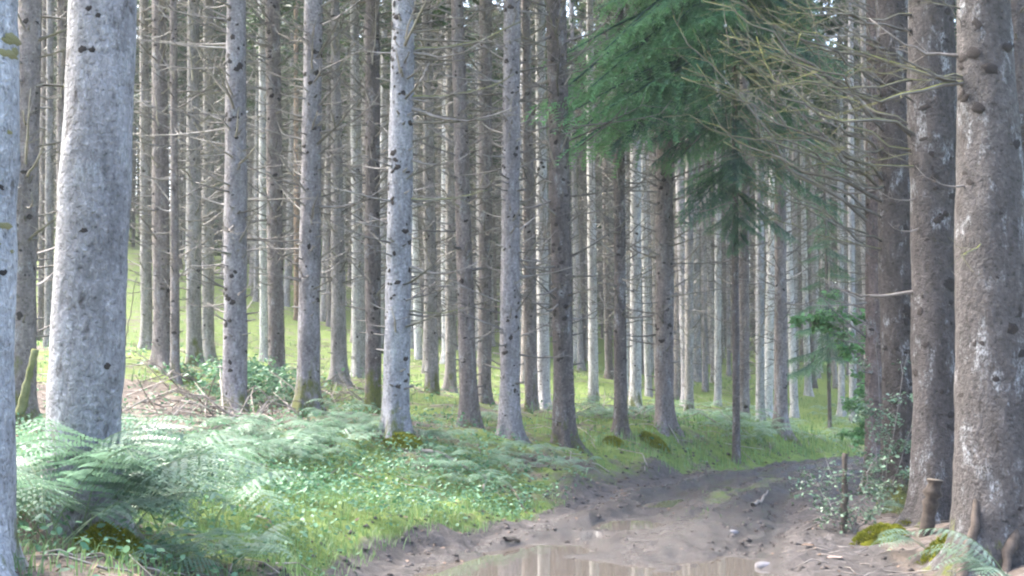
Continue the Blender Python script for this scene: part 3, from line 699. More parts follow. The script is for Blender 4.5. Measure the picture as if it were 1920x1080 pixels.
# ------------------------------------------------------------------ the young fir with green boughs over the track
def bough_mesh(seed, young=0.0):
    g = np.random.default_rng(seed); b = MB()
    ax = branch_path(g, 1.0, 0.0, 0.12, 12, 0.02, -0.10)
    b.tube(ax, np.linspace(.012, .003, 12), 4, a=0.0, cap=False)
    def sprig(o, d, L, w):
        """needles both sides of a twig and along its top"""
        m = max(5, int(L / 0.011)); t = np.linspace(0.03, 1, m)[:, None]
        droop = np.array([0, 0, -.42]) * L * t ** 2
        c = o + d * L * t + droop
        sd = np.cross(d, [0, 0, 1.0]); sd /= np.linalg.norm(sd) + 1e-9
        for s in (-1, 1, 0):
            nl = g.uniform(.6, 1.1, (m, 1)) * 0.030
            e = c + nl * (d * .75 + sd * s * .85 + np.array([0, 0, .5 if s == 0 else -.1]) + g.normal(0, .16, (m, 3)))
            wv = d * 0.0055
            v = np.stack([c - wv, c + wv, e], 1).reshape(-1, 3)
            b.add(v, np.arange(3 * m).reshape(-1, 3), a=np.repeat(np.clip(w + .55 * t[:, 0] ** 2 + g.normal(0, .08, m), 0, 1) , 3))
    for i in range(22):
        t = 0.12 + 0.88 * i / 22; k = min(int(t * 11), 10); f = t * 11 - k
        o = ax[k] * (1 - f) + ax[k + 1] * f; d = ax[k + 1] - ax[k]; d /= np.linalg.norm(d)
        s = 1 if i % 2 else -1
        L = (0.42 * (1 - t) ** .7 + 0.08) * g.uniform(.75, 1.15) * min(1, .5 + 2.2 * t)
        sd = np.array([-d[1] * s, d[0] * s, 0]); dr = d * .65 + sd * .8 + np.array([0, 0, g.uniform(-.3, .02)]); dr /= np.linalg.norm(dr)
        sprig(o, dr, L, young * t)
        for j in range(int(L / .05)):
            u = 0.15 + .8 * (j + g.uniform(0, 1)) / (L / .05); s2 = 1 if j % 2 else -1
            sd2 = np.cross(dr, [0, 0, 1.0]) * s2; d2 = dr * .7 + sd2 * .7 + np.array([0, 0, g.uniform(-.25, .05)]); d2 /= np.linalg.norm(d2)
            sprig(o + dr * L * u, d2, (.30 * L * (1 - u) + .045) * g.uniform(.8, 1.2), .12 * t + young * (.25 + .75 * t))
    return b.mesh('bough', M_NEEDLE, attr='tip')
BOUGH = [bough_mesh(400 + k) for k in range(4)]
YOUNG = [bough_mesh(410 + k, .75) for k in range(2)]
fd = 22.3
B = at(1380, 820, fd); B.z = float(gz(B.x, B.y)); T = at(1377, 0, fd); q = Vector((0, 0, 1)).rotation_difference((T - B).normalized())
fir = tag(empty('fir_tree', B, q), 'thin dark young fir on the bank carrying the green needled boughs over the track', 'tree')
HERO_POS.append((B.x, B.y))
me, rf = trunk_mesh(.075, .05, 9.0, H=13.5, sides=12, seed=991, flare=.3, ztop_fine=9)
link('trunk', me, fir, (*DARK, .2))
t = tag(link('dead_twigs', TWIGS[0], fir), kind='stuff'); t.scale = (.45, .45, .4)
tips = [(1008, 140, 3.4), (1035, 245, 3.3), (1110, 50, 3.2), (1060, 175, 3.5), (1170, 10, 3.0), (1240, 35, 2.8), (1090, 115, 3.3), (1150, 75, 3.0), (1300, 15, 2.6), (1125, 165, 3.2),
        (1160, 190, 2.6), (1060, 215, 2.6), (1100, 240, 2.0),
        (1250, 300, 1.2), (1290, 330, .8), (1330, 385, .9), (1215, 290, 1.2), (1350, 410, .4), (1420, 320, .9), (1440, 230, .6), (1450, 120, .5),
        (1460, 50, .8), (1390, 30, 1.4), (1280, -10, .9), (1190, -20, .5), (1130, -30, .7), (1380, 250, 1.7), (1420, 420, .9), (1500, 180, .2),
        (1490, 300, .4), (1350, 340, 1.0), (1530, 80, -.3), (1410, 395, -.4), (1340, 270, -.6), (1200, 90, -.5), (1440, 10, -.4), (1360, 440, .7),
        (1560, 60, -.3), (1590, 150, -.5), (1540, 220, -.2), (1600, 300, -.6), (1530, 330, -.1), (1580, 390, -.4), (1500, 440, .1), (1470, 400, .3), (1450, 360, .5), (1540, -10, -.3), (1480, 120, .2), (1430, 200, .8), (1490, 250, .4), (1550, 120, .6), (1570, 260, .5), (1440, 440, .4),
        (1280, 400, 1.4), (1370, 470, .5), (1130, 240, 2.9), (1050, 60, 2.8), (1110, -20, 2.6), (1190, -60, 2.2), (1260, -90, 2.0), (1350, -100, 1.5), (1450, -60, 1.2), (1500, 20, .8), (1520, 120, .5), (1480, 370, .6), (1205, 245, 1.8), (1270, 350, .9), (1385, 330, 1.4), (1180, 120, 1.9), (1400, 450, .3), (1320, 430, .2)]
for i, (tx, ty, nr) in enumerate(tips):
    ax = q @ Vector((0, 0, 1)); tip = at(tx, ty, fd - nr)
    reach = math.hypot(tip.x - B.x, tip.y - B.y)
    z = (tip.z + 0.1 + rng.uniform(.3, .7) * reach - B.z) / ax.z
    v = q.inverted() @ (tip - (B + ax * z)); L = v.length
    o = link('bough', YOUNG[i % 2] if i < 15 or (ty < 70 and tx < 1420) else BOUGH[i % 4], fir); o.location = (0, 0, z)
    o.rotation_euler = (rng.uniform(-.5, .5), -math.asin(v.z / L), math.atan2(v.y, v.x)); s = max(L, .9); o.scale = (L, .42 * s + .25, .6 * s + .2)
for i in range(26):
    o = link('bough', BOUGH[i % 4], fir); z = rng.uniform(7.2, 13.2); L = 2.4 * (13.8 - z) / 6.6 + .3
    o.location = (0, 0, z); o.rotation_euler = (0, rng.uniform(.1, .35), rng.uniform(0, 6.28)); o.scale = (L, L, L)

# a small dark fir farther along the track, right
fd2 = 34.0
B2 = at(1556, 800, fd2); B2.z = float(gz(B2.x, B2.y))
fir2 = tag(empty('fir_tree', B2), 'small dark fir with drooping boughs far along the track near the right hand group', 'tree')
me, rf = trunk_mesh(.06, .04, 6.0, H=8.5, sides=10, seed=993, flare=.2)
link('trunk', me, fir2, (*DARK, .2))
for i in range(34):
    z = 2.0 + 6.2 * i / 34; L = (1.35 * (8.7 - z) / 6.5 + .2) * rng.uniform(.8, 1.15)
    o = link('bough', BOUGH[i % 4], fir2); o.location = (0, 0, z); o.rotation_euler = (0, rng.uniform(.15, .5), rng.uniform(0, 6.28)); o.scale = (L, L, L)
HERO_POS.append((B2.x, B2.y))

# ------------------------------------------------------------------ the crowd of trees behind
TR_FAR = []
for k in range(6):
    me, _ = trunk_mesh(.15, .105, 11.0, H=23.5, sides=10, step=.45, flare=.5, seed=500 + k, bend=.10, wob=.05, ztop_fine=14)
    TR_FAR.append(me)
far_cols = [GREY, BROWN, GREY, LILAC, LIT_WHITE, BROWN, DARK, GREY, PALE, LIT_WHITE]
placed = list(HERO_POS)
heroes_px = [((x / y) * F_PX + 960) for x, y in HERO_POS]
MARKS = [(38, 'the left brown trunk'), (150, 'the big pale trunk'), (304, 'the brown slope trunk'), (440, 'the spurred lilac trunk'), (519, 'the brown grey trunk'),
         (577, 'the blackened lilac trunk'), (742, 'the central pale trunk'), (880, 'the leaning brown trunk'), (955, 'the smooth lilac trunk'), (1059, 'the thick dark trunk'),
         (1164, 'the slim dark trunk'), (1246, 'the thick brown trunk'), (1380, 'the young fir'), (1464, 'the last bank trunk'), (1640, 'the slim reddish trunk'), (1757, 'the straight right trunk'), (1872, 'the thickest trunk')]
TONES = ['grey', 'brown', 'grey', 'lilac', 'whitish', 'brown', 'dark', 'grey', 'pale', 'whitish']
def gap_words(px):
    lo = [m for m in MARKS if m[0] <= px]; hi = [m for m in MARKS if m[0] > px]
    if not lo: return 'left of ' + hi[0][1]
    if not hi: return 'right of ' + lo[-1][1]
    return 'between ' + lo[-1][1] + ' and ' + hi[0][1]
def far_tree(x, y, px, crown=True, tw=True):
    ki = int(rng.integers(len(far_cols)))
    group = 'spruces at the top of the grassy slope' if px < 620 else ('far spruces crowded behind the bank' if px < 1620 else 'far spruces behind the right hand group')
    root = tag(empty('spruce_tree', (x, y, float(gz(x, y)))), TONES[ki] + (' distant stem ' if y > 55 else ' midway stem ') + gap_words(px), 'tree', group)
    root.rotation_euler = (rng.normal(0, .010), rng.normal(0, .010), rng.uniform(0, 6.28))
    s = rng.uniform(.72, 1.25); root.scale = (s, s, rng.uniform(.92, 1.08))
    k = far_cols[ki]; f = rng.uniform(1.05, 1.55)
    link('trunk', TR_FAR[int(rng.integers(6))], root, (k[0] * f, k[1] * f, k[2] * f, rng.uniform(0, .6)))
    if tw: tag(link('dead_twigs', TWIGS[int(rng.integers(5))], root), kind='stuff').rotation_euler.z = rng.uniform(0, 6.28)
    if crown and rng.uniform() < (1.0 if px < 620 else .55): link('crown', CROWNS[int(rng.integers(4))], root).rotation_euler.z = rng.uniform(0, 6.28)
    placed.append((x, y))
n_far = 0; tries = 0
while n_far < 250 and tries < 20000:
    tries += 1
    y = 24 + 56 * rng.uniform(0, 1) ** .75; px = rng.uniform(-60, 1990); x = (px - 960) / F_PX * y
    s, a = road_s(np.array([x]), np.array([y]))
    if abs(s[0]) < 1.7: continue
    lim = np.interp(px, [0, 240, 440, 600, 760, 900, 1100, 1500, 1620, 1700, 1920], [40, 66, 62, 50, 38, 32, 29, 34, 30, 24, 20])
    if y < lim: continue
    if 215 < px < 262 and y < 78: continue
    if min((x - u) ** 2 + (y - v) ** 2 for u, v in placed) < 1.4 ** 2: continue
    far_tree(x, y, px)
    n_far += 1

# beyond them the wood goes on as one mass
b = MB(); c_ = MB(); g = np.random.default_rng(77)
for k in range(900):
    y = g.uniform(80, 135); x = g.uniform(-.5, .5) * y * 1.2
    z = float(gz(x, y)); r = g.uniform(.09, .18); hh = g.uniform(19, 27)
    b.tube([(x, y, z - .4), (x + g.normal(0, .1), y, z + 11), (x, y, z + hh)], [r * 1.15, r * .8, .03], 5, cap=False)
    m = 140; h = g.uniform(.6, 15, m); a = g.uniform(0, 6.283, m); L = g.uniform(.4, 2.0, (m, 1))
    o = np.stack([np.full(m, x), np.full(m, y), z + h], -1); d = np.stack([np.cos(a), np.sin(a), g.uniform(-.2, .7, m)], -1) * L
    w = np.stack([np.zeros(m), np.zeros(m), g.uniform(.015, .035, m)], -1)
    b.add(np.stack([o - w, o + w, o + d * .5 + w * .7 - (0, 0, .05), o + d], 1).reshape(-1, 3), None, np.arange(4 * m).reshape(-1, 4))
    m = 170; hh_ = g.uniform(9, hh, m) if k % 3 else g.uniform(0.2, hh, m); R = 2.4 * np.clip((hh + 1 - hh_) / 14, .1, 1)
    a = g.uniform(0, 6.28, m); rr = R * g.uniform(.05, 1, m) ** .6
    c = np.stack([x + rr * np.cos(a), y + rr * np.sin(a), z + hh_ - .3 * rr], -1)
    d = np.stack([np.cos(a), np.sin(a), -g.uniform(.1, .7, m)], -1) * g.uniform(.3, .7, (m, 1)); w = g.normal(0, .11, (m, 3))
    c_.add(np.stack([c, c + d * .5 + w, c + d, c + d * .5 - w], 1).reshape(-1, 3), None, np.arange(4 * m).reshape(-1, 4))
tag(link('distant_wood', b.mesh('distant_wood', M_TWIG)), kind='stuff')
tag(link('distant_foliage', c_.mesh('distant_foliage', M_CROWN)), kind='stuff')

# ------------------------------------------------------------------ ferns
def fern_frond(seed, hi=True):
    g = np.random.default_rng(seed); b = MB(); n = 22
    t = np.linspace(0, 1, n)
    x = .95 * t ** 1.25; z = .62 * np.sin(t * 1.75) / math.sin(1.5) * .9 - .20 * t ** 3; y = .06 * np.sin(t * 2 + seed)
    P = np.stack([x, y, z], -1)
    b.tube(P, np.linspace(.0055, .0012, n), 3, a=.6, cap=False)
    m = 14 if hi else 12
    for i in range(m):
        u = (i + .3) / m; tt = .34 + .66 * u; k = min(int(tt * (n - 1)), n - 2); f = tt * (n - 1) - k
        o = P[k] * (1 - f) + P[k + 1] * f; d = P[k + 1] - P[k]; d /= np.linalg.norm(d)
        L = .36 * g.uniform(.85, 1.1) * (1 - u) ** .85 * min(1, .55 + 2.5 * u) + .015
        for s in (-1, 1):
            sd = np.array([-d[1], d[0], 0]) * s + np.array([0, s * .0, 0]); sd = np.array([0, s, 0]) * .95 + d * .35 + np.array([0, 0, -.05 - .28 * g.uniform()])
            sd /= np.linalg.norm(sd); nn = np.cross(d, sd) * s; nn /= np.linalg.norm(nn)
            if not hi:
                w = d * .013
                pt = [o - w, o + w, o + sd * L * .6 + w * .9 + (0, 0, -.02 * L), o + sd * L + (0, 0, -.12 * L), o + sd * L * .6 - w * .9 + (0, 0, -.02 * L)]
                b.add(np.array(pt), [(0, 1, 2), (0, 2, 4), (4, 2, 3)], a=.15 * g.uniform()); continue
            kk = max(4, int(L / .021)); uu = np.linspace(.04, 1, kk)[:, None]
            c = o + sd * L * uu + np.array([0, 0, -.16]) * L * uu ** 2
            for s2 in (-1, 1):
                pl = (.024 * (1 - uu) ** .8 * np.minimum(1, .5 + 3 * uu) + .006) * (0.55 + 0.45 * L / .36)
                e = c + pl * (d * s2 * .95 + sd * .35) + np.array([0, 0, -.1]) * pl
                w = sd * .0098 * g.uniform(.8, 1.1, (kk, 1))
                v = np.stack([c - w, c + w, e + w * .7, e - w * .6], 1).reshape(-1, 3)
                b.add(v, None, np.arange(4 * kk).reshape(-1, 4), a=np.repeat(.12 * g.uniform(0, 1, kk), 4))
    return b.mesh('frond', M_FERN, attr='tip')
FR_HI = [fern_frond(600 + k) for k in range(4)]
FR_LO = [fern_frond(620 + k, False) for k in range(3)]
def fern(x, y, size, nf, label, group=None, hi=True, az=None, tilt=(0., .35)):
    root = tag(empty('fern', (x, y, float(gz(x, y)) - .02)), label, 'fern', group)
    a0 = rng.uniform(0, 6.28)
    for k in range(nf):
        o = link('frond', (FR_HI if hi else FR_LO)[int(rng.integers(4 if hi else 3))], root)
        a = (a0 + 6.283 * k / nf + rng.uniform(-.35, .35)) if az is None else rng.uniform(*az)
        o.rotation_euler = (rng.uniform(-.25, .25), rng.uniform(*tilt), a); s = size * rng.uniform(.75, 1.15); o.scale = (s, s, s)
    return root
def fern_px(px, py, *a, **k):
    x, y, z = ground(px, py); return fern(float(x[0]), float(y[0]), *a, **k)
big = 'bracken ferns massed in front of the biggest pale trunk'
for (px, py, s, nf, lab) in [(60, 1000, 1.05, 6, 'bracken fern at the far left, arching over mossy roots'), (165, 1020, 1.15, 7, 'bracken fern directly in front of the biggest pale trunk'),
                             (300, 1000, 1.1, 7, 'largest arching bracken fern right of the biggest pale trunk'), (400, 985, .95, 6, 'bracken fern reaching out towards the grassy verge'),
                             (262, 945, 1.0, 7, 'bracken fern close behind the largest arching one'), (110, 985, 1.25, 5, 'bracken fern against the left flank of the biggest pale trunk'),
                             (95, 1040, 1.15, 7, 'bracken fern arching over the left root of the biggest pale trunk'), (150, 1015, 1.2, 7, 'bracken fern pressed against the front of the biggest pale trunk'), (215, 1000, 1.2, 7, 'bracken fern leaning on the right flank of the biggest pale trunk'), 
                             (30, 965, .95, 6, 'bracken fern between the cut off trunk and the biggest pale trunk'), (235, 1025, .9, 7, 'bracken fern at the right foot of the biggest pale trunk'), (345, 960, 1.0, 7, 'bracken fern standing behind the grassy verge fern'),
                             (440, 1090, .6, 6, 'small bluish fern at the bottom edge left of the puddle'), (345, 1075, .7, 6, 'ragged fern over reddish dead stalks near the bottom edge')]:
    fern_px(px, py, s, nf, lab, big, tilt=(-.3, .2))
pts = []
mid = 'ferns spread over the left bank'
for (px0, px1, py0, py1, cnt, s0, s1) in [(240, 600, 800, 900, 26, .45, .8), (480, 700, 740, 860, 14, .45, .7), (780, 960, 830, 930, 12, .4, .65), (880, 1100, 840, 900, 9, .35, .55)]:
    for k in range(cnt):
        px, py = rng.uniform(px0, px1), rng.uniform(py0, py1)
        x, y, z = ground(px, py)
        if np.isnan(y[0]) or abs(road_s(x, y)[0][0]) < 1.25: continue
        if min((x[0] - u) ** 2 + (y[0] - v) ** 2 for u, v in HERO_POS) < .12: continue
        fern(float(x[0]), float(y[0]), rng.uniform(s0, s1), int(rng.integers(5, 8)), 'small bank fern ' + gap_words(px), mid, hi=py > 800)
fern_px(912, 792, .75, 7, 'upright fern between the leaning brown trunk and the smooth lilac trunk')
far_f = 'far ferns along the bend of the track'
for k in range(46):
    px = rng.uniform(1080, 1640); py = rng.uniform(770, 796 if px < 1330 else 835)
    x, y, z = ground(px, py)
    if np.isnan(y[0]) or abs(road_s(x, y)[0][0]) < 1.3 or y[0] > 45: continue
    if min((x[0] - u) ** 2 + (y[0] - v) ** 2 for u, v in HERO_POS) < .12: continue
    fern(float(x[0]), float(y[0]), rng.uniform(.5, .85), 6, 'low far fern ' + gap_words(px), far_f, hi=False)
fern_px(1740, 1035, .62, 4, 'fern with long pale fronds in front of the cut pole, over moss cushions', az=(2.6, 4.0))
fern_px(1905, 1120, .75, 5, 'fern at the bottom right corner', az=(1.6, 4.2), tilt=(-.3, .2))
fern_px(1690, 965, .45, 4, 'little fern tucked against the reddish brown trunk', az=(2.4, 4.2))

# ------------------------------------------------------------------ grass, herbs, twigs, dead leaves
def scatter(n, px0, px1, py0, py1, fn):
    px = rng.uniform(px0, px1, n); py = rng.uniform(py0, py1, n)
    x, y, z = ground(px, py); k = ~np.isnan(y); x, y, z = x[k], y[k], z[k]
    k = rng.uniform(0, 1, len(x)) < fn(x, y)
    return x[k], y[k], z[k]
def offroad(x, y, lo=1.0, hi=1.2): s, _ = road_s(x, y); return sstep(lo, hi, np.abs(s))
def area(n, x0, x1, y0, y1, fn):
    x = rng.uniform(x0, x1, n); y = rng.uniform(y0, y1, n); k = rng.uniform(0, 1, n) < fn(x, y)
    x, y = x[k], y[k]; return x, y, gz(x, y)
def blades(b, x, y, z, h0, h1, w, lean=.5):
    m = len(x); h = rng.uniform(h0, h1, m)[:, None]; a = rng.uniform(0, 6.283, m)
    o = np.stack([x, y, z - .01], -1); d = np.stack([np.cos(a), np.sin(a), 0 * a], -1); sd = np.stack([-np.sin(a), np.cos(a), 0 * a], -1) * w * rng.uniform(.6, 1.3, (m, 1))
    up = np.array([0, 0, 1.0]); l = rng.uniform(.1, 1, (m, 1)) * lean
    c = o + h * .55 * up + d * h * l * .35; e = o + h * (1 - .25 * l) * up + d * h * l
    b.add(np.stack([o - sd, o + sd, c + sd * .8, c - sd * .8, e], 1).reshape(-1, 3), np.arange(m)[:, None] * 5 + np.array([[3, 2, 4]]), np.arange(m)[:, None] * 5 + np.array([[0, 1, 2, 3]]))
b = MB()
gden = lambda x, y: .75 * np.clip((gauss(x, y, -1.8, 10.8, 1.9, 3.2) + .55 * gauss(x, y, -.2, 13.5, 1.0, 2.0)) * (.3 + 1.3 * fbm(x * 1.6, y * 1.6, 61, 3)), 0, 1) * offroad(x, y, 1.0, 1.12)
x, y, z = area(70000, -6, 1.2, 6.5, 17, gden); blades(b, x, y, z, .04, .15, .004, .9)
gd2 = lambda x, y: (.85 * gauss(x, y, 5.0, 24.5, 2.8, 3.2) + .5 * gauss(x, y, 2.0, 20.4, 1.6, .9)) * offroad(x, y, 1.0, 1.2)
x, y, z = area(34000, 0, 12, 18.5, 31, gd2); blades(b, x, y, z, .08, .26, .007)
x, y, z = area(60000, -24, 14, 18, 60, lambda x, y: .35 * offroad(x, y) * (fbm(x * .5, y * .5, 71, 3) > .48)); blades(b, x, y, z, .06, .22, .012)
x, y, z = area(5000, -4.6, -1.2, 5.8, 9.5, lambda x, y: .6 * (fbm(x * 2, y * 2, 89, 3) > .45)); blades(b, x, y, z, .05, .18, .004, .8)
tag(link('grass', b.mesh('grass', M_GRASS)), kind='stuff')

def leaves(b, x, y, z, s0, s1, h0, h1, flat=.5):
    m = len(x); s = rng.uniform(s0, s1, (m, 1)); a = rng.uniform(0, 6.283, m)
    o = np.stack([x, y, z + rng.uniform(h0, h1, m)], -1)
    nz_ = np.stack([rng.normal(0, flat, m), rng.normal(0, flat, m), np.ones(m)], -1); nz_ /= np.linalg.norm(nz_, axis=1)[:, None]
    d = np.stack([np.cos(a), np.sin(a), 0 * a], -1); d -= nz_ * (d * nz_).sum(1)[:, None]; d /= np.linalg.norm(d, axis=1)[:, None]
    sd = np.cross(nz_, d)
    v = np.stack([o, o + s * (.3 * d + .30 * sd + .05 * nz_), o + s * (.68 * d + .24 * sd + .05 * nz_), o + s * (d - .06 * nz_), o + s * (.68 * d - .24 * sd + .05 * nz_), o + s * (.3 * d - .30 * sd + .05 * nz_)], 1)
    i = np.arange(m)[:, None] * 6
    b.add(v.reshape(-1, 3), None, np.vstack([i + np.array([[0, 1, 2, 3]]), i + np.array([[0, 3, 4, 5]])]))
b = MB()
hd = lambda x, y: np.clip((gauss(x, y, -3.2, 12.2, 2.8, 3.6) + .5 * gauss(x, y, -1.6, 10.5, 1.6, 2.6) + .8 * gauss(x, y, -1.3, 14.6, 1.7, 2.4)) * (fbm(x * 1.3, y * 1.3, 81, 3) * 2 - .35), 0, 1) * offroad(x, y, 1.05, 1.25)
x, y, z = area(92000, -9, 1.2, 6.5, 20, hd); leaves(b, x, y, z, .025, .07, .02, .22)
hd2 = lambda x, y: .5 * np.clip(fbm(x * .8, y * .8, 91, 3) * 2.4 - .9, 0, 1) * offroad(x, y, 1.2, 1.5)
x, y, z = area(16000, -10, 9, 15, 30, hd2); leaves(b, x, y, z, .04, .10, .02, .25)
x, y, z = area(9000, -5.2, -3.0, 18.0, 23, lambda x, y: gauss(x, y, -4.9, 20.5, 1.1, 1.3)); leaves(b, x, y, z, .05, .13, .05, .65)
x, y, z = area(700, -6, -3, 9, 14, lambda x, y: .8 * gauss(x, y, -3.9, 12, .8, 1.6)); leaves(b, x, y, z, .05, .11, .05, .4)
x, y, z = area(2600, -4.6, -1.2, 5.8, 9.5, lambda x, y: .6 * (fbm(x * 2, y * 2, 87, 3) > .48)); leaves(b, x, y, z, .025, .07, .02, .2)
tag(link('ground_cover', b.mesh('ground_cover', M_HERB)), kind='stuff')

b = MB()
def sticks(x, y, z, l0, l1, r, lift=.12):
    for u, v, w in zip(x, y, z):
        L = rng.uniform(l0, l1); a = rng.uniform(0, 6.28); e = rng.uniform(-.05, lift) * L; n_ = rng.normal(0, .06 * L, 2)
        dx, dy = L * math.cos(a) / 2, L * math.sin(a) / 2
        p0, p1 = (u - dx, v - dy), (u + dx, v + dy)
        zz = gz(np.array([p0[0], p1[0]]), np.array([p0[1], p1[1]]))
        b.tube([(*p0, zz[0] + .005), (u + n_[0], v + n_[1], w + .012 + e), (*p1, zz[1] + .01 + e * rng.uniform(0, 2))], [r * rng.uniform(.5, 1.2), r * .8, r * .35], 4)
x, y, z = area(3600, -16, 9, 12, 48, lambda x, y: .5 * offroad(x, y, 1.1, 1.3)); sticks(x, y, z, .15, .9, .009)
x, y, z = area(420, -6.6, -2.8, 14.5, 20, lambda x, y: gauss(x, y, -4.7, 17.3, 1.2, 1.8)); sticks(x, y, z, .3, 1.2, .013, .45)
x, y, z = area(200, -4.6, -2.5, 20, 26, lambda x, y: gauss(x, y, -3.5, 23, .9, 2)); sticks(x, y, z, .3, 1.0, .012, .5)
x, y, z = area(350, .3, 4.4, 20.5, 29, lambda x, y: gauss(x, y, 2.2, 25, 1.6, 3) * offroad(x, y, 1.2, 1.4)); sticks(x, y, z, .3, 1.1, .012, .4)
x, y, z = area(260, 2.4, 5.5, 8, 16, lambda x, y: .8 * sstep(.6, .9, road_s(x, y)[0])); sticks(x, y, z, .08, .5, .006)
x, y, z = area(160, -4, -1.5, 6, 9, lambda x, y: .7 + 0 * x); sticks(x, y, z, .1, .5, .008)
tag(link('fallen_sticks', b.mesh('fallen_sticks', M_STICK)), kind='stuff')
b = MB()
x, y, z = area(9000, -8, 6.5, 6, 24, lambda x, y: .35 + .3 * (fbm(x, y, 95, 3) > .5) - .4 * (np.abs(road_s(x, y)[0]) < .75)); leaves(b, x, y, z, .02, .07, .004, .03, .35)
x, y, z = area(900, -4.4, -1.6, 5.8, 8.2, lambda x, y: .8 + 0 * x); leaves(b, x, y, z, .02, .07, .004, .03, .4)
tag(link('leaf_litter', b.mesh('leaf_litter', M_DEADLEAF)), kind='stuff')

b = MB(); oct_ = np.array([(1, 0, 0), (0, 1, 0), (-1, 0, 0), (0, -1, 0), (0, 0, 1), (0, 0, -1)], float); ot = np.array([(0, 1, 4), (1, 2, 4), (2, 3, 4), (3, 0, 4), (1, 0, 5), (2, 1, 5), (3, 2, 5), (0, 3, 5)])
def clods(x, y, z, s0, s1):
    m = len(x); s = (s0 + (s1 - s0) * rng.uniform(0, 1, (m, 1, 1)) ** 2.4); v = oct_[None] * s * rng.uniform(.5, 1.3, (m, 6, 3)) * (1, 1, .6)
    a = rng.uniform(0, 6.28, m); c, q_ = np.cos(a)[:, None], np.sin(a)[:, None]
    v = np.stack([v[..., 0] * c - v[..., 1] * q_, v[..., 0] * q_ + v[..., 1] * c, v[..., 2]], -1) + np.stack([x, y, z], -1)[:, None]
    b.add(v.reshape(-1, 3), (np.arange(m)[:, None, None] * 6 + ot[None]).reshape(-1, 3))
x, y, z = area(14000, -2.2, 10, 7, 27, lambda x, y: (np.abs(road_s(x, y)[0]) < 1.25) * np.clip(fbm(x * 1.2, y * 1.2, 131, 3) * 3 - 1.0, 0, 1)); clods(x, y, z, .008, .05)
x, y, z = area(5000, -.5, 6, 12, 26, lambda x, y: gauss(road_s(x, y)[0], 0 * x, -1.35, 0, .35, 1)); clods(x, y, z, .01, .06)
M_CLOD = rough_material('mud_clods', (0.04, 0.033, 0.030), (0.10, 0.084, 0.078), 9.0, isl=True, bump=.01)
tag(link('mud_clods', b.mesh('mud_clods', M_CLOD, smooth=True)), kind='stuff')
b = MB()
x, y, z = area(3500, -.8, 5.5, 12.5, 26, lambda x, y: .8 * gauss(road_s(x, y)[0], 0 * x, -1.55, 0, .35, 1) * (fbm(x * 1.5, y * 1.5, 141, 3) > .5)); blades(b, x, y, z, .06, .2, .007)
x, y, z = area(2600, 1, 5, 13, 19.5, lambda x, y: np.exp(-((road_s(x, y)[0] - .05) / .18) ** 2) * (fbm(x * 2, y * 2, 143, 2) > .5)); blades(b, x, y, z, .02, .07, .006)
tag(link('verge_grass', b.mesh('verge_grass', M_GRASS)), kind='stuff')

# ------------------------------------------------------------------ moss cushions, poles, stumps, sticks, saplings
def px_ground(px, py):
    x, y, z = ground(px, py); return Vector((float(x[0]), float(y[0]), float(z[0])))
def moss_cushion(px, py, rx, ry, h, label):
    c = px_ground(px, py); b = MB(); m = int(2600 * rx * ry / .05)
    th = rng.uniform(0, 6.283, m); r = np.sqrt(rng.uniform(0, 1, m))
    r = r * (.62 + .7 * vnoise(np.cos(th) * 2.2 + px, np.sin(th) * 2.2 + py, 9))
    x = rx * r * np.cos(th); y = ry * r * np.sin(th); z = h * np.sqrt(np.clip(1 - r ** 2, 0, 1)) * (.75 + .5 * vnoise(x * 12, y * 12, 5))
    x += c.x; y += c.y; z += gz(x, y) - c.z - .01
    s = rng.uniform(.015, .042, (m, 1)); d = np.stack([x - c.x, y - c.y, np.full(m, .12)], -1) + rng.normal(0, .05, (m, 3)); d /= np.linalg.norm(d, axis=1)[:, None]
    o = np.stack([x - c.x, y - c.y, z], -1); w = np.cross(d, rng.normal(0, 1, (m, 3))); w *= .008 / np.linalg.norm(w, axis=1)[:, None]
    b.add(np.stack([o - w, o + w, o + d * s], 1).reshape(-1, 3), np.arange(3 * m).reshape(-1, 3))
    n = 14; t = np.arange(n) * 2 * np.pi / n
    V = [np.array([[0, 0, h * .95]])] + [np.stack([rx * k * np.cos(t) * .8, ry * k * np.sin(t) * .8, gz(c.x + rx * k * .8 * np.cos(t), c.y + ry * k * .8 * np.sin(t)) - c.z - .02 + h * math.sqrt(max(0, 1 - k * k)) * .95], -1) for k in (.4, .75, 1.0)]
    T = [(0, 1 + j, 1 + (j + 1) % n) for j in range(n)]; Q = [(1 + r_ * n + j, 1 + (r_ + 1) * n + j, 1 + (r_ + 1) * n + (j + 1) % n, 1 + r_ * n + (j + 1) % n) for r_ in range(2) for j in range(n)]
    b.add(np.vstack(V), T, Q)
    o = link('moss_cushion', b.mesh('moss_cushion', M_MOSS)); o.location = c
    return tag(o, label, 'moss')
moss_cushion(1650, 1018, .26, .20, .15, 'yellow green moss cushion beside the muddy track, below the leafy sapling')
moss_cushion(1775, 1045, .20, .17, .15, 'moss cushion at the foot of the thickest trunk, under the fern')
moss_cushion(1725, 985, .22, .14, .10, 'flat moss cushion around the foot of the cut pole')
moss_cushion(1150, 834, .20, .14, .12, 'moss cushion on the bank edge at the foot of the slim dark trunk')
moss_cushion(1225, 836, .26, .17, .12, 'bright moss cushion on the bank below the thick brown trunk')
moss_cushion(755, 838, .28, .25, .14, 'moss cushion at the flared foot of the central pale trunk')
moss_cushion(205, 1045, .22, .18, .16, 'yellow moss cushion at the root of the biggest pale trunk')

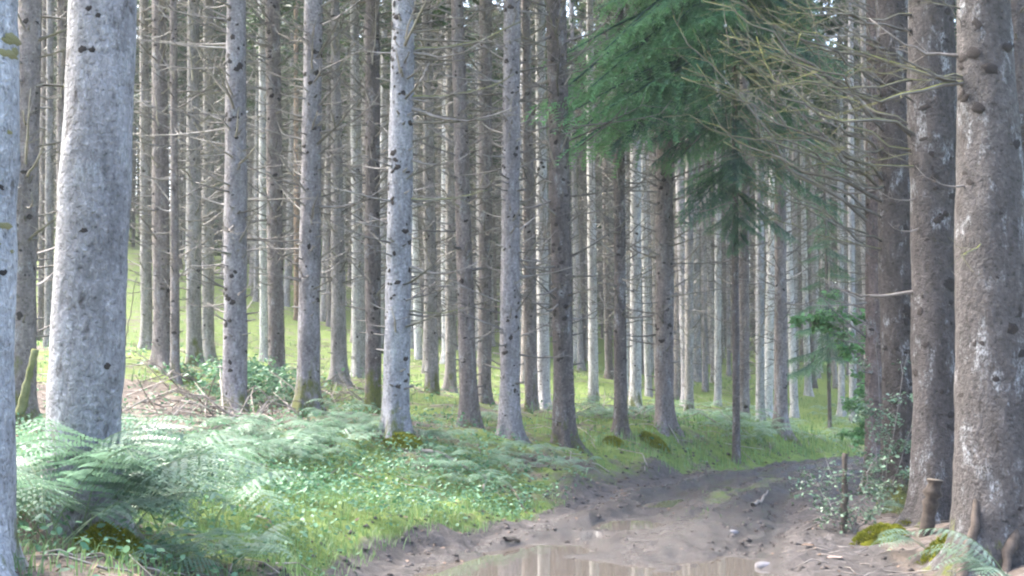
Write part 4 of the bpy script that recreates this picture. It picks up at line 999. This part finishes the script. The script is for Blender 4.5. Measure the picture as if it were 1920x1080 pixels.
def pole(name, label, cat, base, topw, r0, r1, mat, cut=True, bend=.02, sides=10):
    d = np.array((Vector(topw) - Vector(base))[:]); n = 14; t = np.linspace(-.08, 1, n)[:, None]
    P = d * t + rng.normal(0, bend * np.linalg.norm(d), (n, 3)) * np.array([1, 1, .1]) * .3
    P = np.array(P); rr = np.linspace(r0, r1, n) * (1 + .13 * rng.normal(0, 1, n))
    root = tag(empty(name, base), label, cat)
    b = MB(); b.tube(P, rr, sides, cap=not cut); link('bark', b.mesh('bark', mat, smooth=True), root)
    if cut:
        ax = (P[-1] - P[-2]) / np.linalg.norm(P[-1] - P[-2]); b = MB()
        b.tube([P[-1] - ax * .006, P[-1] + ax * .006], [rr[-1] * .93, rr[-1] * .9], sides); link('cut_face', b.mesh('cut_face', M_CUT), root)
    return root, P
def V3(v): return np.array(v[:])
g0 = px_ground(1735, 1005); pole('cut_pole', 'short thick cut pole with pale sawn top, leaning before the right hand trunks', 'stump', g0, at(1753, 900, g0.y - .02), .066, .072, M_POLE)
g0 = px_ground(1582, 1000); pole('broken_post', 'thin weathered broken post standing among small leaves by the track', 'post', g0, at(1585, 850, g0.y), .036, .026, M_ROT, cut=False)
g0 = px_ground(1805, 1085); pole('rotten_stick', 'rotten brown stick leaning against the thickest trunk', 'stick', g0, at(1850, 858, g0.y + .35), .05, .02, M_ROT, cut=False, bend=.05)
g0 = px_ground(1885, 1075); pole('bark_slab', 'pale brown slab of dead wood leaning at the right edge', 'stick', g0, at(1935, 880, g0.y + .3), .045, .03, M_ROT, cut=False, bend=.03)
g0 = px_ground(42, 775); pole('mossy_stump', 'leaning pale green mossy stub beside the brown trunk at far left', 'stump', at(40, 770, 13.9), at(66, 655, 13.9), .055, .035, rough_material('mossy_wood', (.07, .08, .03), (.20, .20, .10), 9.0, moss=(5, -.1)), cut=False)
g0 = px_ground(352, 640); pole('thin_sapling', 'thin bare sapling leaning beside the biggest pale trunk', 'sapling', px_ground(228, 690), at(256, 520, 20), .012, .006, M_TWIG, cut=False)
def lying(name, label, cat, p0, p1, r, mat, lift=.03):
    a_, c_ = px_ground(*p0), px_ground(*p1); b = MB(); n = 8; t = np.linspace(0, 1, n)
    x = a_.x + (c_.x - a_.x) * t; y = a_.y + (c_.y - a_.y) * t; P = np.stack([x, y + rng.normal(0, .01, n), gz(x, y) + r * .6 + lift * np.sin(t * 3.1)], -1)
    b.tube(P - V3(a_), np.linspace(r, r * .45, n), 6)
    o = link(name, b.mesh(name, mat, smooth=True)); o.location = a_; return tag(o, label, cat)
lying('stick', 'short pale stick lying on the bank where grass meets bare soil', 'stick', (905, 930), (925, 905), .018, M_STICK, .1)
lying('root', 'curved pale root crossing bare soil below the bank', 'root', (940, 915), (985, 965), .03, M_ROT, .05)
lying('stick', 'dark mossy stick lying along the slope below the central pale trunk', 'stick', (790, 850), (915, 905), .035, M_BRANCH, .06)
lying('stick', 'pale stick lying in the middle of the muddy track', 'stick', (1412, 950), (1440, 925), .03, M_STICK, .02)
lying('stick', 'pale stick sticking out of moss by the rotten leaning stick', 'stick', (1765, 1045), (1800, 1065), .014, M_STICK, .05)
lying('stick', 'thin pale stick in the grass at lower left', 'stick', (480, 970), (520, 1005), .010, M_STICK, .03)
lying('stick', 'dark clod of wood at the edge of the puddle on the left shore', 'stick', (945, 1018), (975, 1020), .022, M_POLE, .01)

def one_leaf(label, px, py, s, mat, cat='leaf'):
    c = px_ground(px, py); b = MB(); t = np.linspace(0, 1, 7); w = s * .3 * np.sin(t * 3.0 + .12) ** .8
    top = np.stack([t * s - s / 2, w, .012 + .05 * s * np.sin(t * 5)], -1); mid_ = np.stack([t * s - s / 2, w * 0, .004 + .04 * s * np.sin(t * 5)], -1); bot = top * [1, -1, 1]
    V = np.vstack([top, mid_, bot]); Q = [(r * 7 + k, r * 7 + k + 1, (r + 1) * 7 + k + 1, (r + 1) * 7 + k) for r in range(2) for k in range(6)]
    b.add(V, None, Q); o = link('fallen_leaf', b.mesh('fallen_leaf', mat)); o.location = c + Vector((0, 0, .012)); o.rotation_euler = (0.1, -.1, rng.uniform(-.3, .4)); return tag(o, label, cat)
M_PALELEAF = rough_material('pale_dead_leaf', (.26, .19, .16), (.38, .30, .26), 12)
one_leaf('pale pinkish dead leaf lying flat on the mud at the right of the puddle', 1565, 1049, .15, M_PALELEAF)
one_leaf('smaller reddish dead leaf on the mud left of the moss cushion', 1515, 1030, .12, M_DEADLEAF)

def stone(label, px, py, s, seed):
    c = px_ground(px, py); g = np.random.default_rng(seed); b = MB(); k, n = 9, 5; V = []
    for r in range(n):
        ph = -.3 + 1.85 * r / (n - 1); th = np.arange(k) * 6.283 / k
        rr = math.cos(min(ph, 1.55)) * (1 + g.normal(0, .14, k)); V.append(np.stack([rr * np.cos(th) * s, rr * np.sin(th) * s * .7, np.full(k, math.sin(ph) * s * .5)], -1))
    Q = [(r * k + j, r * k + (j + 1) % k, (r + 1) * k + (j + 1) % k, (r + 1) * k + j) for r in range(n - 1) for j in range(k)]
    b.add(np.vstack(V), None, Q); o = link('stone', b.mesh('stone', M_STONE)); o.location = c; return tag(o, label, 'stone')
stone('pale grey stone with dark edge at the right shore of the puddle', 1432, 1062, .09, 3)
stone('smaller dark stone in the mud above the puddle', 1375, 1000, .06, 5)
g = np.random.default_rng(5)

def leafy(name, label, cat, stems, nl, ls, mat, spread, r=.008, stemmat=None):
    """stems: list of world point lists; small leaves hang around their upper parts"""
    o0 = Vector(stems[0][0]); root = tag(empty(name, o0), label, cat)
    bl = MB()
    for st in stems:
        P = np.array([Vector(p)[:] for p in st]) - V3(o0)
        n = 9; tt = np.linspace(0, 1, n); P = np.stack([np.interp(tt, np.linspace(0, 1, len(P)), P[:, k]) for k in range(3)], -1) + rng.normal(0, .012, (n, 3))
        b = MB(); b.tube(P, np.linspace(r, r * .3, n), 5, cap=False)
        for k in range(10):
            u = rng.uniform(.25, 1); i = min(int(u * 8), 7); o = P[i]; d = rng.normal(0, 1, 3) * (1, 1, .5); d *= spread * rng.uniform(.5, 1.2) / np.linalg.norm(d)
            b.tube([o, o + d * .5 + (0, 0, .04), o + d], [r * .5, r * .35, r * .15], 3, cap=False)
            m = int(nl / 10 / len(stems) * rng.uniform(.5, 1.5)) + 1; f = rng.uniform(.2, 1.1, m)[:, None]
            q_ = o + d * f + rng.normal(0, .035, (m, 3))
            leaves(bl, q_[:, 0], q_[:, 1], q_[:, 2], ls * .6, ls * 1.2, -.01, .01, .7)
        link('stem', b.mesh('stem', stemmat or M_TWIG), root)
    tag(link('leaves', bl.mesh('leaves', mat), root), kind='stuff')
    return root
def wp(px, py, d): return at(px, py, d)
g0 = px_ground(1600, 1000); d = g0.y
leafy('leafy_sapling', 'wiry sapling with small glossy leaves around the broken post by the track', 'sapling',
      [[g0, wp(1575, 930, d), wp(1545, 850, d)], [g0, wp(1620, 920, d), wp(1640, 850, d + .1)], [g0, wp(1560, 960, d), wp(1530, 900, d)], [g0, wp(1640, 960, d), wp(1680, 900, d)]], 900, .045, M_HOLLY, .40)
g0 = px_ground(1650, 965); d = g0.y
leafy('leafy_sapling', 'taller holly like sapling growing up the reddish brown trunk', 'sapling',
      [[g0, wp(1660, 850, d), wp(1640, 640, d)], [g0, wp(1670, 830, d - .3), wp(1700, 660, d - .3)], [g0, wp(1640, 830, d), wp(1625, 730, d)], [g0, wp(1690, 860, d - .4), wp(1715, 790, d - .4)]], 1300, .05, M_HOLLY, .38)
g0 = px_ground(1625, 900); d = g0.y
leafy('leafy_shrub', 'light green leafy shrub hanging out left of the right hand trunks', 'shrub',
      [[g0, wp(1625, 700, d), wp(1560, 500, d)], [g0, wp(1620, 720, d), wp(1520, 560, d)], [g0, wp(1640, 700, d), wp(1610, 560, d)], [wp(1625, 700, d), wp(1560, 610, d), wp(1490, 600, d)]], 2800, .10, leaf_material('light_leaves', (0.11, 0.25, 0.09), (0.24, 0.42, 0.18), .4, rough=.5, spec=.3), .42, .012)
g0 = px_ground(370, 720); d = g0.y
leafy('leafy_shrub', 'low green shrub under the slope trunks behind the brush pile', 'shrub',
      [[g0, wp(330, 700, d), wp(290, 700, d)], [g0, wp(380, 700, d), wp(400, 685, d)], [g0, wp(350, 700, d), wp(345, 680, d)]], 260, .085, M_HERB, .35, .008)
x, y, z = ground(600, 520, 40)
leafy('leafy_shrub', 'dark green bush far up the slope behind the grey lilac trunk', 'shrub',
      [[at(606, 520, 70), at(600, 470, 70), at(600, 400, 70)], [at(606, 520, 70), at(615, 460, 70), at(625, 420, 70)], [at(606, 520, 70), at(590, 470, 70), at(588, 430, 70)]], 1500, .22, M_SHRUB, .9, .03)

ORD = ['first', 'second', 'third', 'fourth', 'fifth', 'sixth', 'seventh', 'eighth', 'ninth', 'tenth', 'eleventh', 'twelfth', 'thirteenth', 'fourteenth', 'fifteenth', 'sixteenth', 'seventeenth', 'eighteenth', 'nineteenth', 'twentieth']
same = {}
for o in sc.objects:
    if o.parent is None and 'label' in o and 'group' in o: same.setdefault(o['label'], []).append(o)
for lab, os_ in same.items():                           # look-alikes in one gap are told apart by their order across it
    if len(os_) < 2: continue
    os_.sort(key=lambda o: o.location.x / o.location.y); n = len(os_)
    for k, o in enumerate(os_): o['label'] = lab + (', leftmost' if k == 0 else ', rightmost' if k == n - 1 else ', %s from left' % ORD[min(k, 19)])

# ------------------------------------------------------------------ the misty air under the trees
b = MB()
x0, x1, y0, y1, z0, z1 = -134, 134, -44, 244, float(ZZ.min()) - 1, float(ZZ.max()) + 30
b.add([(x0, y0, z0), (x1, y0, z0), (x1, y1, z0), (x0, y1, z0), (x0, y0, z1), (x1, y0, z1), (x1, y1, z1), (x0, y1, z1)], None,
      [(0, 3, 2, 1), (4, 5, 6, 7), (0, 1, 5, 4), (1, 2, 6, 5), (2, 3, 7, 6), (3, 0, 4, 7)])
mh, nt = newmat('haze_air'); N = NT(nt)
out = N.n('ShaderNodeOutputMaterial'); pv = N.n('ShaderNodeVolumePrincipled')
pv.inputs['Color'].default_value = (0.93, 0.95, 0.97, 1); pv.inputs['Density'].default_value = 0.0006
N.l(pv.outputs[0], out.inputs['Volume'])
tag(link('haze', b.mesh('haze', mh)), kind='stuff')
